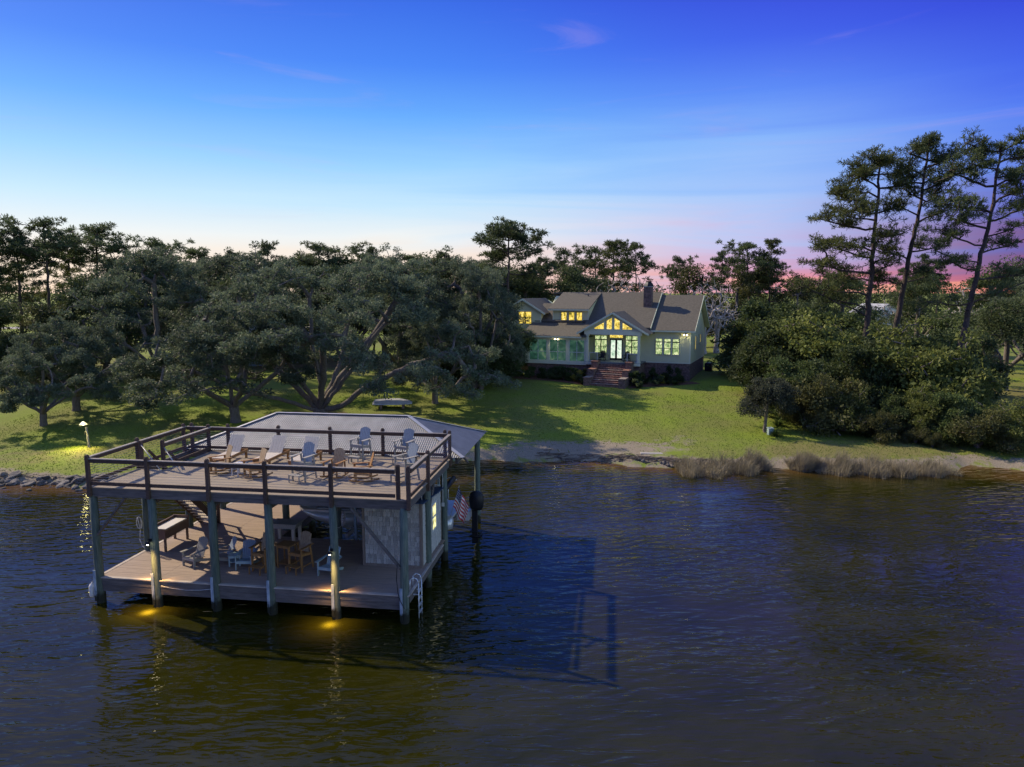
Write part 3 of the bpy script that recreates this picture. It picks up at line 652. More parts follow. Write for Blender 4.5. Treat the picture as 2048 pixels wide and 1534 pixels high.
# ================================================================ furniture
def slat_back(m, w, n, L, p0, lean, arch=.12, th=.022, taper=.0, gap=.012):
    """fan of upright slats; p0 = bottom centre, lean from vertical, towards +y"""
    dy, dz = math.sin(lean), math.cos(lean); sw = w/n
    for i in range(n):
        t = (i+.5)/n*2-1; x0 = t*w/2*(1-taper); x1 = t*w/2; l = L-arch*(t*t)
        a = Vector((p0[0]+x0, p0[1], p0[2])); b = Vector((p0[0]+x1, p0[1]+dy*l, p0[2]+dz*l))
        m.beam(a, b, sw-gap, th, up=(0, -dz, dy) if False else (0, -1, 0))
def chair(name, label, cat, kind, mats, loc, rz, group, n=6, arch=.1):
    """kinds: low, tall, rocker. faces -y"""
    wood, backm = MAT[mats[0]], MAT[mats[1] if len(mats) > 1 else mats[0]]
    t = thing(name, label, cat, loc, rz, group)
    hs = dict(low=.36, tall=.76, rocker=.42)[kind]; w = .56
    m = MB()
    for i in range(6):
        f = i/5; m.box((0, -.26+.5*f, hs-.09*f), (w-.02, .085, .022), Matrix.Rotation(R_(-10), 3, 'X'))
    m.build('seat', wood, t)
    lean = R_(24 if kind == 'low' else 17)
    m = MB(); slat_back(m, w-.04, n, .86 if kind != 'low' else .84, (0, .22, hs-.14), lean, arch, taper=.12)
    y1 = .22+math.sin(lean)*.42; z1 = hs-.14+math.cos(lean)*.42
    m.box((0, y1+.03, z1), (w+.06, .025, .07)); m.build('backrest', backm, t)
    ah = hs+.21
    for s in (-1, 1):
        m = MB(); x = s*(w/2+.045); m.poly([(x-.07, -.36, ah), (x+.07, -.36, ah), (x+.075, -.1, ah), (x+.04, .44, ah-.0), (x-.04, .44, ah)], (0, 0, .025)); m.build('arm', wood, t)
        xl = s*(w/2+.02); zb = .045 if kind == 'rocker' else 0
        m = MB(); m.box((xl, -.27, (ah+zb)/2), (.03, .09, ah-zb)); m.build('leg', wood, t)
        m = MB()
        if kind == 'low': m.beam((xl*.93, -.3, hs-.05), (xl*.93, .62, .03), .03, .11)
        elif kind == 'tall':
            m.beam((xl, .42, 0), (xl, .26, ah), .03, .08, up=(0, 1, 0)); m.beam((xl*.94, -.3, hs-.05), (xl*.94, .36, hs-.16), .025, .09)
            m.beam((xl*.97, -.27, .22), (xl*.97, .38, .22), .02, .05)
        else:
            m.beam((xl, .34, .05), (xl, .30, ah), .03, .08, up=(0, 1, 0)); m.beam((xl*.94, -.3, hs-.05), (xl*.94, .36, hs-.14), .025, .09)
        m.build('leg', wood, t)
        if kind == 'rocker':
            m = MB(); pts = []
            for k in range(9): f = -1+k/4; pts.append((xl, .06+f*.58, .025+.10*f*f))
            for a, b in zip(pts[:-1], pts[1:]): m.beam(a, b, .035, .06)
            m.build('rocker', wood, t)
    m = MB(); m.box((0, -.3, hs-.05), (w+.02, .022, .1)); m.build('apron', wood, t)
    if kind == 'tall':
        m = MB()
        for k in range(3): m.box((0, -.36-.09*k, .30), (w-.02, .08, .022))
        for s in (-1, 1): m.beam((s*.24, -.25, .27), (s*.24, -.58, .27), .022, .05); m.box((s*.24, -.56, .14), (.03, .05, .27))
        m.build('footrest', wood, t)
    return t
def chaise(label, loc, rz, mats=('worn_wood', 'pale_wood')):
    t = thing('chaise_lounge', label, 'lounge chair', loc, rz, 'slatted chaise lounges on the upper deck')
    w = .66; wood, sl = MAT[mats[0]], MAT[mats[1]]
    for s in (-1, 1):
        m = MB(); m.beam((s*w/2, -1.0, .33), (s*w/2, .98, .33), .04, .12); m.build('side_rail', MAT['natural_wood'], t)
        for y in (-.85, .82): m = MB(); m.box((s*(w/2-.0), y, .135), (.075, .09, .27)); m.build('leg', MAT['natural_wood'], t)
    m = MB()
    for k in range(5): m.box((-w/2+.07+k*.13, -.35, .385), (.118, 1.22, .022))
    m.build('seat', sl, t)
    m = MB(); lean = R_(40)
    for k in range(5): x = -w/2+.07+k*.13; m.beam((x, .28, .39), (x, .28+math.sin(lean)*.86, .39+math.cos(lean)*.86), .118, .022, up=(0, -1, 0))
    m.build('backrest', sl, t)
    m = MB(); m.box((0, .28+math.sin(lean)*.6+.03, .39+math.cos(lean)*.6), (w-.08, .03, .06)); m.beam((.0, .62, .33), (.0, .28+math.sin(lean)*.6, .39+math.cos(lean)*.6), .05, .03); m.build('back_prop', MAT['natural_wood'], t)
    m = MB(); m.box((0, -.98, .33), (w-.04, .04, .11)); m.box((0, .96, .33), (w-.04, .04, .11)); m.build('end_rail', MAT['natural_wood'], t)
    return t
def U(a, b): return DW(a, b, ZU+.006)
def Lo(a, b): return DW(a, b, ZL+.005)
def dr(deg): return DTH+R_(deg)       # 0 = facing the river (-b); negative turns the seat to the photo's left
GU = 'chairs on the upper deck'
chaise('pale slatted chaise lounge nearest the stair opening on the upper deck', U(3.15, 4.35), dr(2))
chaise('pale slatted chaise lounge between the other two on the upper deck', U(5.05, 4.45), dr(-1))
chaise('pale chaise lounge with rust-stained top edge behind the blue-grey tall chair', U(6.62, 4.4), dr(1))
chair('rocking_chair', 'worn brown rocking chair beside the stair-side chaise, facing left', 'rocking chair', 'rocker', ('natural_wood', 'worn_wood'), U(3.75, 2.55), dr(-42), GU, 5, .03)
chair('rocking_chair', 'worn brown rocking chair right of the little white table on the upper deck', 'rocking chair', 'rocker', ('natural_wood', 'worn_wood'), U(5.45, 2.15), dr(-40), GU, 5, .03)
chair('balcony_chair', 'tall blue-grey balcony chair between the chaises and the dark wooden rocker', 'chair', 'tall', ('weathered_grey_chair', 'grey_chair'), U(7.6, 2.0), dr(-14), GU)
chair('rocking_chair', 'dark brown wooden rocking chair with slatted back in mid upper deck', 'rocking chair', 'rocker', ('natural_wood', 'worn_wood'), U(8.65, 2.55), dr(-12), GU)
chair('rocking_chair', 'honey-coloured wooden rocking chair turned sideways near the front rail', 'rocking chair', 'rocker', ('natural_wood', 'natural_wood'), U(9.95, 2.2), dr(-66), GU)
chair('balcony_chair', 'tall grey balcony chair against the roof, left of the pair', 'chair', 'tall', ('weathered_grey_chair', 'grey_chair'), U(8.75, 5.3), dr(-14), GU)
chair('balcony_chair', 'tall grey balcony chair against the roof, partly hidden by another grey chair', 'chair', 'tall', ('weathered_grey_chair', 'grey_chair'), U(10.75, 5.25), dr(-14), GU)
chair('balcony_chair', 'tall grey balcony chair at the right front corner of the upper deck', 'chair', 'tall', ('weathered_grey_chair', 'grey_chair'), U(11.65, 2.45), dr(-32), GU)
def side_table(name, label, wood, loc, rz, w, d, h, slats=5, shelf=False):
    t = thing(name, label, 'table', loc, rz); m = MB()
    for k in range(slats): m.box((-w/2+(k+.5)*w/slats, 0, h-.012), (w/slats-.01, d, .024))
    m.build('table_top', wood, t)
    for sx in (-1, 1):
        for sy in (-1, 1): m = MB(); m.box((sx*(w/2-.05), sy*(d/2-.05), (h-.024)/2), (.05, .05, h-.024)); m.build('leg', wood, t)
    m = MB(); m.b2(-w/2+.04, w/2-.04, -d/2+.03, -d/2+.055, h-.12, h-.025); m.b2(-w/2+.04, w/2-.04, d/2-.055, d/2-.03, h-.12, h-.025); m.build('apron', wood, t)
    if shelf: m = MB(); m.b2(-w/2+.03, w/2-.03, -d/2+.03, d/2-.03, .16, .185); m.build('shelf', wood, t)
    return t
side_table('side_table', 'little white table between two brown rockers on the upper deck', MAT['white_top'], U(4.7, 2.3), dr(-20), .46, .46, .5)
GL = 'chairs on the lower deck'
chair('adirondack_chair', 'weathered grey adirondack chair nearest the white-topped counter on the lower deck', 'chair', 'low', ('weathered_grey_chair',), Lo(2.95, 1.65), dr(-16), GL)
chair('adirondack_chair', 'grey adirondack chair half hidden behind the third front pile', 'chair', 'low', ('weathered_grey_chair', 'grey_chair'), Lo(4.0, 1.95), dr(-44), GL)
chair('adirondack_chair', 'pale teal adirondack chair beside the low slatted table', 'chair', 'low', ('teal_chair', 'grey_chair'), Lo(5.2, 1.62), dr(10), GL)
chair('adirondack_chair', 'pale teal adirondack chair behind the lit pile on the lower deck', 'chair', 'low', ('teal_chair',), Lo(8.75, 1.45), dr(-8), GL)
chair('bar_chair', 'brown wooden bar-height chair left of the bar table', 'chair', 'tall', ('natural_wood', 'worn_wood'), Lo(6.0, 1.5), dr(-8), GL)
chair('bar_chair', 'honey wooden bar-height chair right of the bar table', 'chair', 'tall', ('natural_wood', 'worn_wood'), Lo(7.45, 1.72), dr(-14), GL)
side_table('side_table', 'low teal slatted table between adirondack chairs on the lower deck', MAT['teal_chair'], Lo(4.62, 1.85), dr(20), .5, .5, .46, shelf=True)
side_table('bar_table', 'tall brown wooden bar table between two bar chairs', MAT['natural_wood'], Lo(6.75, 2.0), dr(-6), .6, .6, .95, shelf=True)
# counter with a white top at the left edge of the lower deck
t = thing('cleaning_counter', 'brown counter with white top at the left edge of the lower deck', 'counter', Lo(.62, 3.55), dr(0))
m = MB(); m.b2(-.36, .36, -.85, .85, .55, .93); m.build('cabinet', MAT['brown_cabinet'], t)
m = MB(); m.b2(-.30, .30, -.80, .80, .935, .965); m.build('counter_top', MAT['white_top'], t)
m = MB(); m.b2(-.37, -.30, -.87, .87, .935, 1.06); m.build('splash_board', MAT['brown_cabinet'], t)
m = MB(); m.b2(-.37, .37, .805, .87, .935, 1.09); m.b2(-.29, .37, -.87, -.805, .935, 1.0); m.build('end_board', MAT['brown_cabinet'], t)
for x in (-.3, .3):
    for y in (-.78, .78): m = MB(); m.box((x, y, .275), (.08, .08, .55)); m.build('leg', MAT['brown_cabinet'], t)
# work bench by the slip
t = thing('work_bench', 'pale thick-legged work bench beside the boat bow', 'bench', Lo(5.5, 4.65), dr(0))
m = MB(); m.b2(-.62, .62, -.42, .36, .84, .92); m.build('bench_top', MAT['weathered_grey_chair'], t)
m = MB(); m.b2(-.56, .56, -.37, -.33, .7, .84); m.b2(-.56, .56, .27, .31, .7, .84); m.b2(.5, .55, -.33, .27, .7, .84); m.build('apron', MAT['weathered_grey_chair'], t)
for x in (-.5, .46):
    for y in (-.35, .29): m = MB(); m.box((x, y, .35), (.13, .1, .70)); m.build('leg', MAT['pale_wood'], t)

# ================================================================ boat, lift and dock gear
bt = thing('pontoon_boat', 'grey pontoon boat with black outboard motor hanging in the lift under the roof', 'boat', DW(5.3, 6.15, 0), DTH)
def pontoon(y):
    m = MB(); n = 16; st_ = [(0.0, .02, 1.93), (.35, .13, 1.80), (.8, .23, 1.68), (1.4, .30, 1.60), (2.0, .32, 1.58), (7.0, .32, 1.58), (7.25, .26, 1.60)]
    vs = []; fs = []
    for x, r, z in st_:
        for i in range(n): a = 2*math.pi*i/n; vs.append((x, y+r*math.cos(a), z+r*math.sin(a)))
    for k in range(len(st_)-1):
        for i in range(n): fs.append((k*n+i, k*n+(i+1) % n, (k+1)*n+(i+1) % n, (k+1)*n+i))
    fs.append(tuple(range((len(st_)-1)*n, len(st_)*n))); m.add(vs, fs); m.build('pontoon', MAT['aluminium'], bt, smooth=True)
pontoon(.38); pontoon(2.1)
m = MB(); m.poly([(-.12, .5, 1.95), (.25, .08, 1.95), (7.35, .08, 1.95), (7.35, 2.42, 1.95), (.25, 2.42, 1.95), (-.12, 2.0, 1.95)], (0, 0, .09)); m.build('deck_platform', MAT['aluminium'], bt)
def fence(p0, p1, door=False):
    p0, p1 = Vector(p0), Vector(p1); L = (p1-p0).length; k = max(1, round(L/.62)); g = empty('fence', parent=bt)
    m = MB(); m.tube(p0+Vector((0, 0, .74)), p1+Vector((0, 0, .74)), .022, n=8); m.tube(p0+Vector((0, 0, .05)), p1+Vector((0, 0, .05)), .02, n=8)
    for i in range(k+1): q = p0.lerp(p1, i/k); m.tube(q+Vector((0, 0, .05)), q+Vector((0, 0, .74)), .02, n=6)
    m.build('fence_rail', MAT['aluminium'], g, smooth=True)
    m = MB(); d = (p1-p0).normalized(); m.beam(p0+d*.03+Vector((0, 0, .4)), p1-d*.03+Vector((0, 0, .4)), .012, .58); m.build('fence_panel', MAT['dark_metal'], g)
fence((.9, .14, 2.04), (3.2, .14, 2.04)); fence((3.7, .14, 2.04), (6.6, .14, 2.04)); fence((.9, 2.36, 2.04), (6.6, 2.36, 2.04)); fence((.9, .14, 2.04), (.9, .85, 2.04)); fence((.9, 1.65, 2.04), (.9, 2.36, 2.04)); fence((6.6, .14, 2.04), (6.6, 1.6, 2.04))
mat('seat_vinyl', (.36, .38, .40), .5, var=.1)
for bx in ((1.05, 2.5, .25, .75), (1.05, 2.5, 1.75, 2.25), (5.2, 6.4, 1.6, 2.25), (4.2, 4.8, 1.5, 2.0)):
    m = MB(); m.b2(*bx, 2.05, 2.45); m.b2(bx[0], bx[1], bx[2] if bx[2] < 1 else bx[3]-.14, (bx[2]+.14) if bx[2] < 1 else bx[3], 2.452, 2.78); m.build('seat', MAT['seat_vinyl'], bt, bevel=.04)
m = MB(); m.b2(3.7, 4.05, 1.4, 2.0, 2.05, 2.95); m.poly([(3.72, 1.42, 2.96), (3.72, 1.98, 2.96), (3.82, 1.98, 3.2), (3.82, 1.42, 3.2)], (.01, 0, 0)); m.build('helm_console', MAT['seat_vinyl'], bt, bevel=.02)
m = MB()
for y in (.2, 2.3): m.path([(5.6, y, 2.8), (6.9, y, 3.25)], .018); m.path([(6.3, y, 2.8), (7.05, y, 3.1)], .014)
m.tube((6.9, .2, 3.25), (6.9, 2.3, 3.25), .018); m.build('bimini_frame', MAT['aluminium'], bt, smooth=True)
m = MB(); m.lathe([(.05, -.95), (.13, -.9), (.14, 0), (.13, .9), (.05, .95)], n=10); o = m.build('folded_canopy', MAT['dark_metal'], bt, smooth=True, loc=(6.93, 1.25, 3.2), rot=(R_(90), 0, 0))
ob = empty('outboard_motor', parent=bt)
m = MB(); m.poly([(7.35, .95, 1.55), (7.9, .95, 1.55), (7.9, 1.55, 1.55), (7.35, 1.55, 1.55)], (0, 0, .4)); m.build('motor_pod', MAT['aluminium'], ob)
m = MB(); m.lathe([(.02, .0), (.19, .03), (.24, .16), (.26, .42), (.25, .66), (.2, .82), (.1, .9), (.01, .91)], n=14); m.v = [(x*1.35+8.2, y*.9+1.25, z+1.98) for x, y, z in m.v]; m.build('cowling', MAT['dark_metal'], ob, smooth=True)
m = MB(); m.box((8.12, 1.25, 1.35), (.26, .15, 1.3)); m.box((8.2, 1.25, .98), (.6, .34, .035)); m.poly([(7.98, 1.23, .35), (8.3, 1.23, .4), (8.28, 1.23, .8), (7.98, 1.23, .8)], (0, .04, 0)); m.build('drive_leg', MAT['dark_metal'], ob, bevel=.02)
m = MB(); m.lathe([(.01, -.3), (.075, -.2), (.085, .1), (.05, .3)], n=10); m.build('gearcase', MAT['dark_metal'], ob, smooth=True, loc=(8.15, 1.25, .72), rot=(0, R_(90), 0))
for k in range(3):
    m = MB(); a = 2*math.pi*k/3; m.poly([(8.44, 1.25, .72), (8.42, 1.25+.2*math.cos(a-.4), .72+.2*math.sin(a-.4)), (8.48, 1.25+.2*math.cos(a+.4), .72+.2*math.sin(a+.4))], (.012, 0, 0)); m.build('propeller_blade', MAT['dark_metal'], ob)
# flag at the stern
def flag_mat():
    m = bpy.data.materials.new('flag_cloth'); m.use_nodes = True; nt = m.node_tree; N = nt.nodes; K = nt.links; b = N['Principled BSDF']; b.inputs['Roughness'].default_value = .8
    uv = N.new('ShaderNodeUVMap'); uv.uv_map = 'uv'; sp = N.new('ShaderNodeSeparateXYZ'); K.new(uv.outputs[0], sp.inputs[0])
    def Mt(op, a, c):
        n = N.new('ShaderNodeMath'); n.operation = op
        for i, v in enumerate((a, c)):
            if isinstance(v, (int, float)): n.inputs[i].default_value = v
            else: K.new(v, n.inputs[i])
        return n.outputs[0]
    s = Mt('GREATER_THAN', Mt('MODULO', Mt('MULTIPLY', sp.outputs[1], 13.0), 2.0), 1.0)
    mx = N.new('ShaderNodeMix'); mx.data_type = 'RGBA'; K.new(s, mx.inputs[0]); mx.inputs[6].default_value = (.42, .02, .03, 1); mx.inputs[7].default_value = (.72, .70, .68, 1)
    can = Mt('MULTIPLY', Mt('LESS_THAN', sp.outputs[0], .4), Mt('GREATER_THAN', sp.outputs[1], 6/13))
    fx = Mt('SUBTRACT', Mt('FRACT', Mt('MULTIPLY', sp.outputs[0], 15.0), 0), .5); fy = Mt('SUBTRACT', Mt('FRACT', Mt('MULTIPLY', sp.outputs[1], 9.3), 0), .5)
    star = Mt('LESS_THAN', Mt('ADD', Mt('MULTIPLY', fx, fx), Mt('MULTIPLY', fy, fy)), .07)
    m2 = N.new('ShaderNodeMix'); m2.data_type = 'RGBA'; K.new(star, m2.inputs[0]); m2.inputs[6].default_value = (.015, .03, .13, 1); m2.inputs[7].default_value = (.7, .7, .7, 1)
    m3 = N.new('ShaderNodeMix'); m3.data_type = 'RGBA'; K.new(can, m3.inputs[0]); K.new(mx.outputs[2], m3.inputs[6]); K.new(m2.outputs[2], m3.inputs[7]); K.new(m3.outputs[2], b.inputs['Base Color']); return m
fl = thing('flag', 'american flag hanging from a staff at the stern of the boat', 'flag', DW(12.55, 6.1, 2.0), DTH)
m = MB(); m.tube((0, 0, 0), (.42, 0, 1.45), .013, n=6); m.lathe([(.0, -.03), (.03, 0), (.0, .03)], (.42, 0, 1.47), 8); m.build('staff', MAT['galv_edge'], fl, smooth=True)
nu, nv = 26, 14; V = []; UVs = []
for j in range(nv+1):
    for i in range(nu+1):
        u, v = i/nu, j/nv
        s = .36+.60*v                                     # along the staff
        bx, bz = .42*s/1.0*1.0, 1.45*s
        ex = u*1.1; fold = .07*math.sin(u*9+v*2.2)+.03*math.sin(u*17+v*5)
        V.append((.42*s+ex*.42+.05*math.sin(v*3)*u, -.03+fold*min(1, u*3), 1.45*s-ex*.72+.04*math.sin(u*7))); UVs.append((u, v))
Fq = [(j*(nu+1)+i, j*(nu+1)+i+1, (j+1)*(nu+1)+i+1, (j+1)*(nu+1)+i) for j in range(nv) for i in range(nu)]
me = np_mesh('cloth', V, Fq, flag_mat(), True); ul = me.uv_layers.new(name='uv'); li = np.array(Fq).ravel(); ul.data.foreach_set('uv', np.array(UVs, np.float32)[li].ravel()); mobj('cloth', me, fl)
# lift cradle
lf = thing('boat_lift', 'galvanised boat lift cradle with posts under the pontoon boat', 'boat lift', DW(0, 0, 0), DTH)
for a in (7.9, 11.3): m = MB(); m.b2(a-.06, a+.06, 5.5, 9.0, 1.02, 1.22); m.build('cradle_beam', MAT['galv_edge'], lf)
for b in (6.33, 8.05): m = MB(); m.b2(6.6, 12.2, b-.07, b+.07, 1.223, 1.262); m.build('bunk', MAT['galv_edge'], lf)
for a, b in ((8.35, 5.5), (11.3, 5.5), (8.35, 9.05), (11.3, 9.05)): m = MB(); m.b2(a-.05, a+.05, b-.05, b+.05, -1.5, 3.9); m.build('lift_post', MAT['teal_chair'], lf)
# rope and hose coils, fender, ladder
t = thing('rope_coil', 'white rope looped on the left side pile with its tail down to the deck', 'rope', DW(-.2, 2.78, 1.06))
m = MB(); pts = []
for k in range(44): a = k/44*4*math.pi; pts.append((.1*math.sin(a)*(1+.12*math.sin(a*.5)), -.02-.002*k, 1.2+.26*math.cos(a)+.01*k*.1))
pts += [(.03, -.06, .9), (-.02, -.05, .5), (.06, -.05, .2), (.25, -.03, .015), (.4, .05, .012)]; m.path(pts, .016, 6); m.build('rope', MAT['rope'], t, smooth=True)
t = thing('hose_coil', 'white hose coiled on the inner pile beside the boat', 'hose', DW(7.78, 5.35, 1.95))
m = MB()
for q in range(3):
    pts = [(.02+.035*q, .20*math.sin(k/16*2*math.pi), .32*math.cos(k/16*2*math.pi)) for k in range(17)]; m.path(pts, .02, 6)
m.path([(-.02, .05, -.3), (-.12, -.12, -.36), (-.2, -.2, -.3)], .015); m.build('coil', MAT['white_top'], t, smooth=True)
t = thing('boat_fender', 'white bottle-shaped fender hanging at the leftmost front pile', 'fender', DW(-.33, -.02, .2))
m = MB(); m.lathe([(.0, 0), (.10, .02), (.125, .08), (.125, .44), (.09, .52), (.03, .56), (.03, .6), (0, .61)], n=14); m.build('float', MAT['white_top'], t, smooth=True)
m = MB(); m.path([(0, 0, .6), (.1, .0, .75), (.2, .0, .8)], .01); m.build('line', MAT['rope'], t)
t = thing('swim_ladder', 'aluminium swim ladder at the right front corner of the lower deck', 'ladder', DW(12.66, .62, 0), DTH)
for y in (-.2, .2): m = MB(); m.path([(0, y, -.5), (0, y, 1.35), (-.06, y, 1.5), (-.2, y, 1.55), (-.32, y, 1.45), (-.34, y, 1.06)], .021, 8); m.build('side_rail', MAT['aluminium'], t, smooth=True)
for k in range(6): m = MB(); m.box((0, 0, -.35+k*.27), (.07, .4, .025)); m.build('rung', MAT['aluminium'], t)
m = MB(); m.b2(-.2, .0, -.24, -.22, .9, .94); m.b2(-.2, 0, .22, .24, .9, .94); m.build('bracket', MAT['aluminium'], t)
t = thing('power_cable', 'dark cable hanging down the right front corner pile', 'cable', DW(12.1, -.2, 0), DTH)
m = MB(); m.path([(-.05, .03, 2.3), (-.08, 0, 1.7), (-.03, -.02, 1.2), (.06, -.03, .9), (.2, 0, .62)], .014); m.build('cable', MAT['dark_metal'], t, smooth=True)
t = thing('mooring_rope', 'slack pale rope along the front fascia of the lower deck', 'rope', DW(2.6, -.1, 0), DTH)
m = MB(); m.path([(.05, -.0, .86), (.5, -.02, .80), (1.1, -.02, .765), (1.7, -.02, .80), (2.1, 0, .86)], .012); m.build('rope', MAT['rope'], t, smooth=True)
for (a, b, z0, z1, lb) in ((12.1, 3.24, 2.75, 4.2, 'white conduit ending in a round box on the middle right pile'), (12.3, 6.0, 2.7, 4.2, 'white conduit ending in a square box on the rear right pile')):
    t = thing('conduit', lb, 'conduit', DW(a, b-.19, z0), DTH); m = MB(); m.tube((0, 0, 0), (0, 0, z1-z0), .016, n=6); m.build('pipe', MAT['white_trim'], t)
    m = MB(); m.lathe([(0, -.03), (.085, -.03), (.085, .03), (0, .03)], n=14) if a < 12.2 else m.b2(-.06, .06, -.03, .03, -.1, .06)
    m.build('junction_box', MAT['white_trim'], t, rot=(R_(90), 0, 0) if a < 12.2 else None)
t = thing('outlet_box', 'small grey outlet box on the middle right pile', 'outlet box', DW(12.1, 3.04, 2.0), DTH); m = MB(); m.b2(-.05, .05, -.03, .03, -.07, .07); m.box((0, -.035, 0), (.06, .012, .09)); m.build('box', MAT['white_trim'], t)
# dock lamps (lit)
def beam_light(l, n):
    # a reflector lamp: strongest on its axis, fading smoothly
    l.use_nodes = True; nt = l.node_tree; N = nt.nodes; K = nt.links; em = next(k for k in N if k.type == 'EMISSION')
    tc = N.new('ShaderNodeTexCoord'); sp = N.new('ShaderNodeSeparateXYZ'); K.new(tc.outputs['Normal'], sp.inputs[0])
    ab = N.new('ShaderNodeMath'); ab.operation = 'ABSOLUTE'; K.new(sp.outputs[2], ab.inputs[0]); pw = N.new('ShaderNodeMath'); pw.operation = 'POWER'; K.new(ab.outputs[0], pw.inputs[0]); pw.inputs[1].default_value = n
    p2 = N.new('ShaderNodeMath'); p2.operation = 'POWER'; K.new(ab.outputs[0], p2.inputs[0]); p2.inputs[1].default_value = 16; p3 = N.new('ShaderNodeMath'); p3.operation = 'MULTIPLY_ADD'; K.new(p2.outputs[0], p3.inputs[0]); p3.inputs[1].default_value = .11; K.new(pw.outputs[0], p3.inputs[2])
    K.new(p3.outputs[0], em.inputs['Strength'])

def dock_lamp(a, z, lb, power):
    t = thing('dock_lamp', lb, 'lamp', DW(a, -.2, z), DTH, 'lit lamps on the front piles')
    m = MB(); m.box((0, .03, .07), (.1, .06, .1)); m.path([(0, .0, .1), (0, -.1, .14), (0, -.14, .08)], .014); m.build('bracket', MAT['dark_metal'], t)
    m = MB(); m.lathe([(.02, .08), (.05, .07), (.11, -.01), (.105, -.012), (.045, .06)], (0, -.14, 0), 14); m.build('shade', MAT['dark_metal'], t, smooth=True)
    m = MB(); m.lathe([(0, .04), (.035, .03), (.05, -.02), (.035, -.06), (0, -.075)], (0, -.14, 0), 12); m.build('bulb', MAT['bulb'], t, smooth=True)
    l = bpy.data.lights.new('dock_light', 'SPOT'); l.energy = power; l.color = (1, .58, .2); l.spot_size = R_(120); l.spot_blend = .6; l.shadow_soft_size = .05
    beam_light(l, 260); o = bpy.data.objects.new('dock_light', l); _link(o, t); o.location = (0, -.15, -.09); o.rotation_euler = (R_(-5), 0, 0)
dock_lamp(2.38, 2.62, 'lit hooded lamp on the second front pile, beside the rope coil', 7500)
dock_lamp(9.58, 2.62, 'lit hooded lamp on the fifth front pile, in front of the teal chair', 7500)
# ================================================================ the house
def brick_mat(name, c1, c2, mortar, scale):
    m = bpy.data.materials.new(name); m.use_nodes = True; nt = m.node_tree; N = nt.nodes; K = nt.links; b = N['Principled BSDF']; b.inputs['Roughness'].default_value = .9
    tc = N.new('ShaderNodeTexCoord'); sp = N.new('ShaderNodeSeparateXYZ'); K.new(tc.outputs['Object'], sp.inputs[0]); ad = N.new('ShaderNodeMath'); ad.operation = 'ADD'
    K.new(sp.outputs[0], ad.inputs[0]); K.new(sp.outputs[1], ad.inputs[1]); cb = N.new('ShaderNodeCombineXYZ'); K.new(ad.outputs[0], cb.inputs[0]); K.new(sp.outputs[2], cb.inputs[1])
    bk = N.new('ShaderNodeTexBrick'); K.new(cb.outputs[0], bk.inputs['Vector']); bk.inputs['Color1'].default_value = (*c1, 1); bk.inputs['Color2'].default_value = (*c2, 1); bk.inputs['Mortar'].default_value = (*mortar, 1)
    bk.inputs['Scale'].default_value = scale; bk.inputs['Mortar Size'].default_value = .012; bk.inputs['Bias'].default_value = -.1; bk.inputs['Brick Width'].default_value = .22; bk.inputs['Row Height'].default_value = .075
    nz = N.new('ShaderNodeTexNoise'); nz.inputs['Scale'].default_value = 4.5; nz.inputs['Detail'].default_value = 5; K.new(cb.outputs[0], nz.inputs['Vector'])
    mx = N.new('ShaderNodeMix'); mx.data_type = 'RGBA'; mx.blend_type = 'MULTIPLY'; mx.inputs[0].default_value = .8; K.new(bk.outputs[0], mx.inputs[6])
    rp = N.new('ShaderNodeValToRGB'); e = rp.color_ramp.elements; e[0].position = .35; e[1].position = .65; e[0].color = (.45, .45, .45, 1); e[1].color = (1.35, 1.3, 1.25, 1); K.new(nz.outputs[0], rp.inputs[0]); K.new(rp.outputs[0], mx.inputs[7]); K.new(mx.outputs[2], b.inputs['Base Color'])
    bp = N.new('ShaderNodeBump'); bp.inputs['Strength'].default_value = .6; bp.inputs['Distance'].default_value = .02; K.new(bk.outputs['Fac'], bp.inputs['Height']); bp.invert = True; K.new(bp.outputs[0], b.inputs['Normal'])
    MAT[name] = m
brick_mat('brick', (.20, .10, .07), (.12, .075, .06), (.22, .20, .175), 1.0)
brick_mat('brick_red', (.27, .125, .08), (.20, .09, .06), (.25, .22, .19), 1.0)
HTH = R_(-23.0); HOx, HOy = 19.4, 75.9
def HW(a, b, z): return (HOx+a*math.cos(HTH)-b*math.sin(HTH), HOy+a*math.sin(HTH)+b*math.cos(HTH), z)
hs = thing('lake_house', 'sage green gabled house with lit windows, brick base and brown shingle roof', 'house', HW(0, 0, 0), HTH)
FL = 4.4
# brick base
def part(name, mat_, *boxes, parent=hs, bevel=0):
    m = MB()
    for b in boxes: m.b2(*b)
    return m.build(name, MAT[mat_], parent, bevel=bevel)
part('brick_foundation', 'brick', (-21.85, -.03, .33, 10.7, 1.4, FL-.1)) ; part('brick_foundation', 'brick', (-4.95, -.03, .03, .325, 1.4, FL-.1))
part('brick_foundation', 'brick', (-18.0, -10.95, -2.6, .32, 1.4, FL-.42)); part('brick_foundation', 'brick', (-10.94, -4.97, -2.7, .32, 1.4, FL-.22))
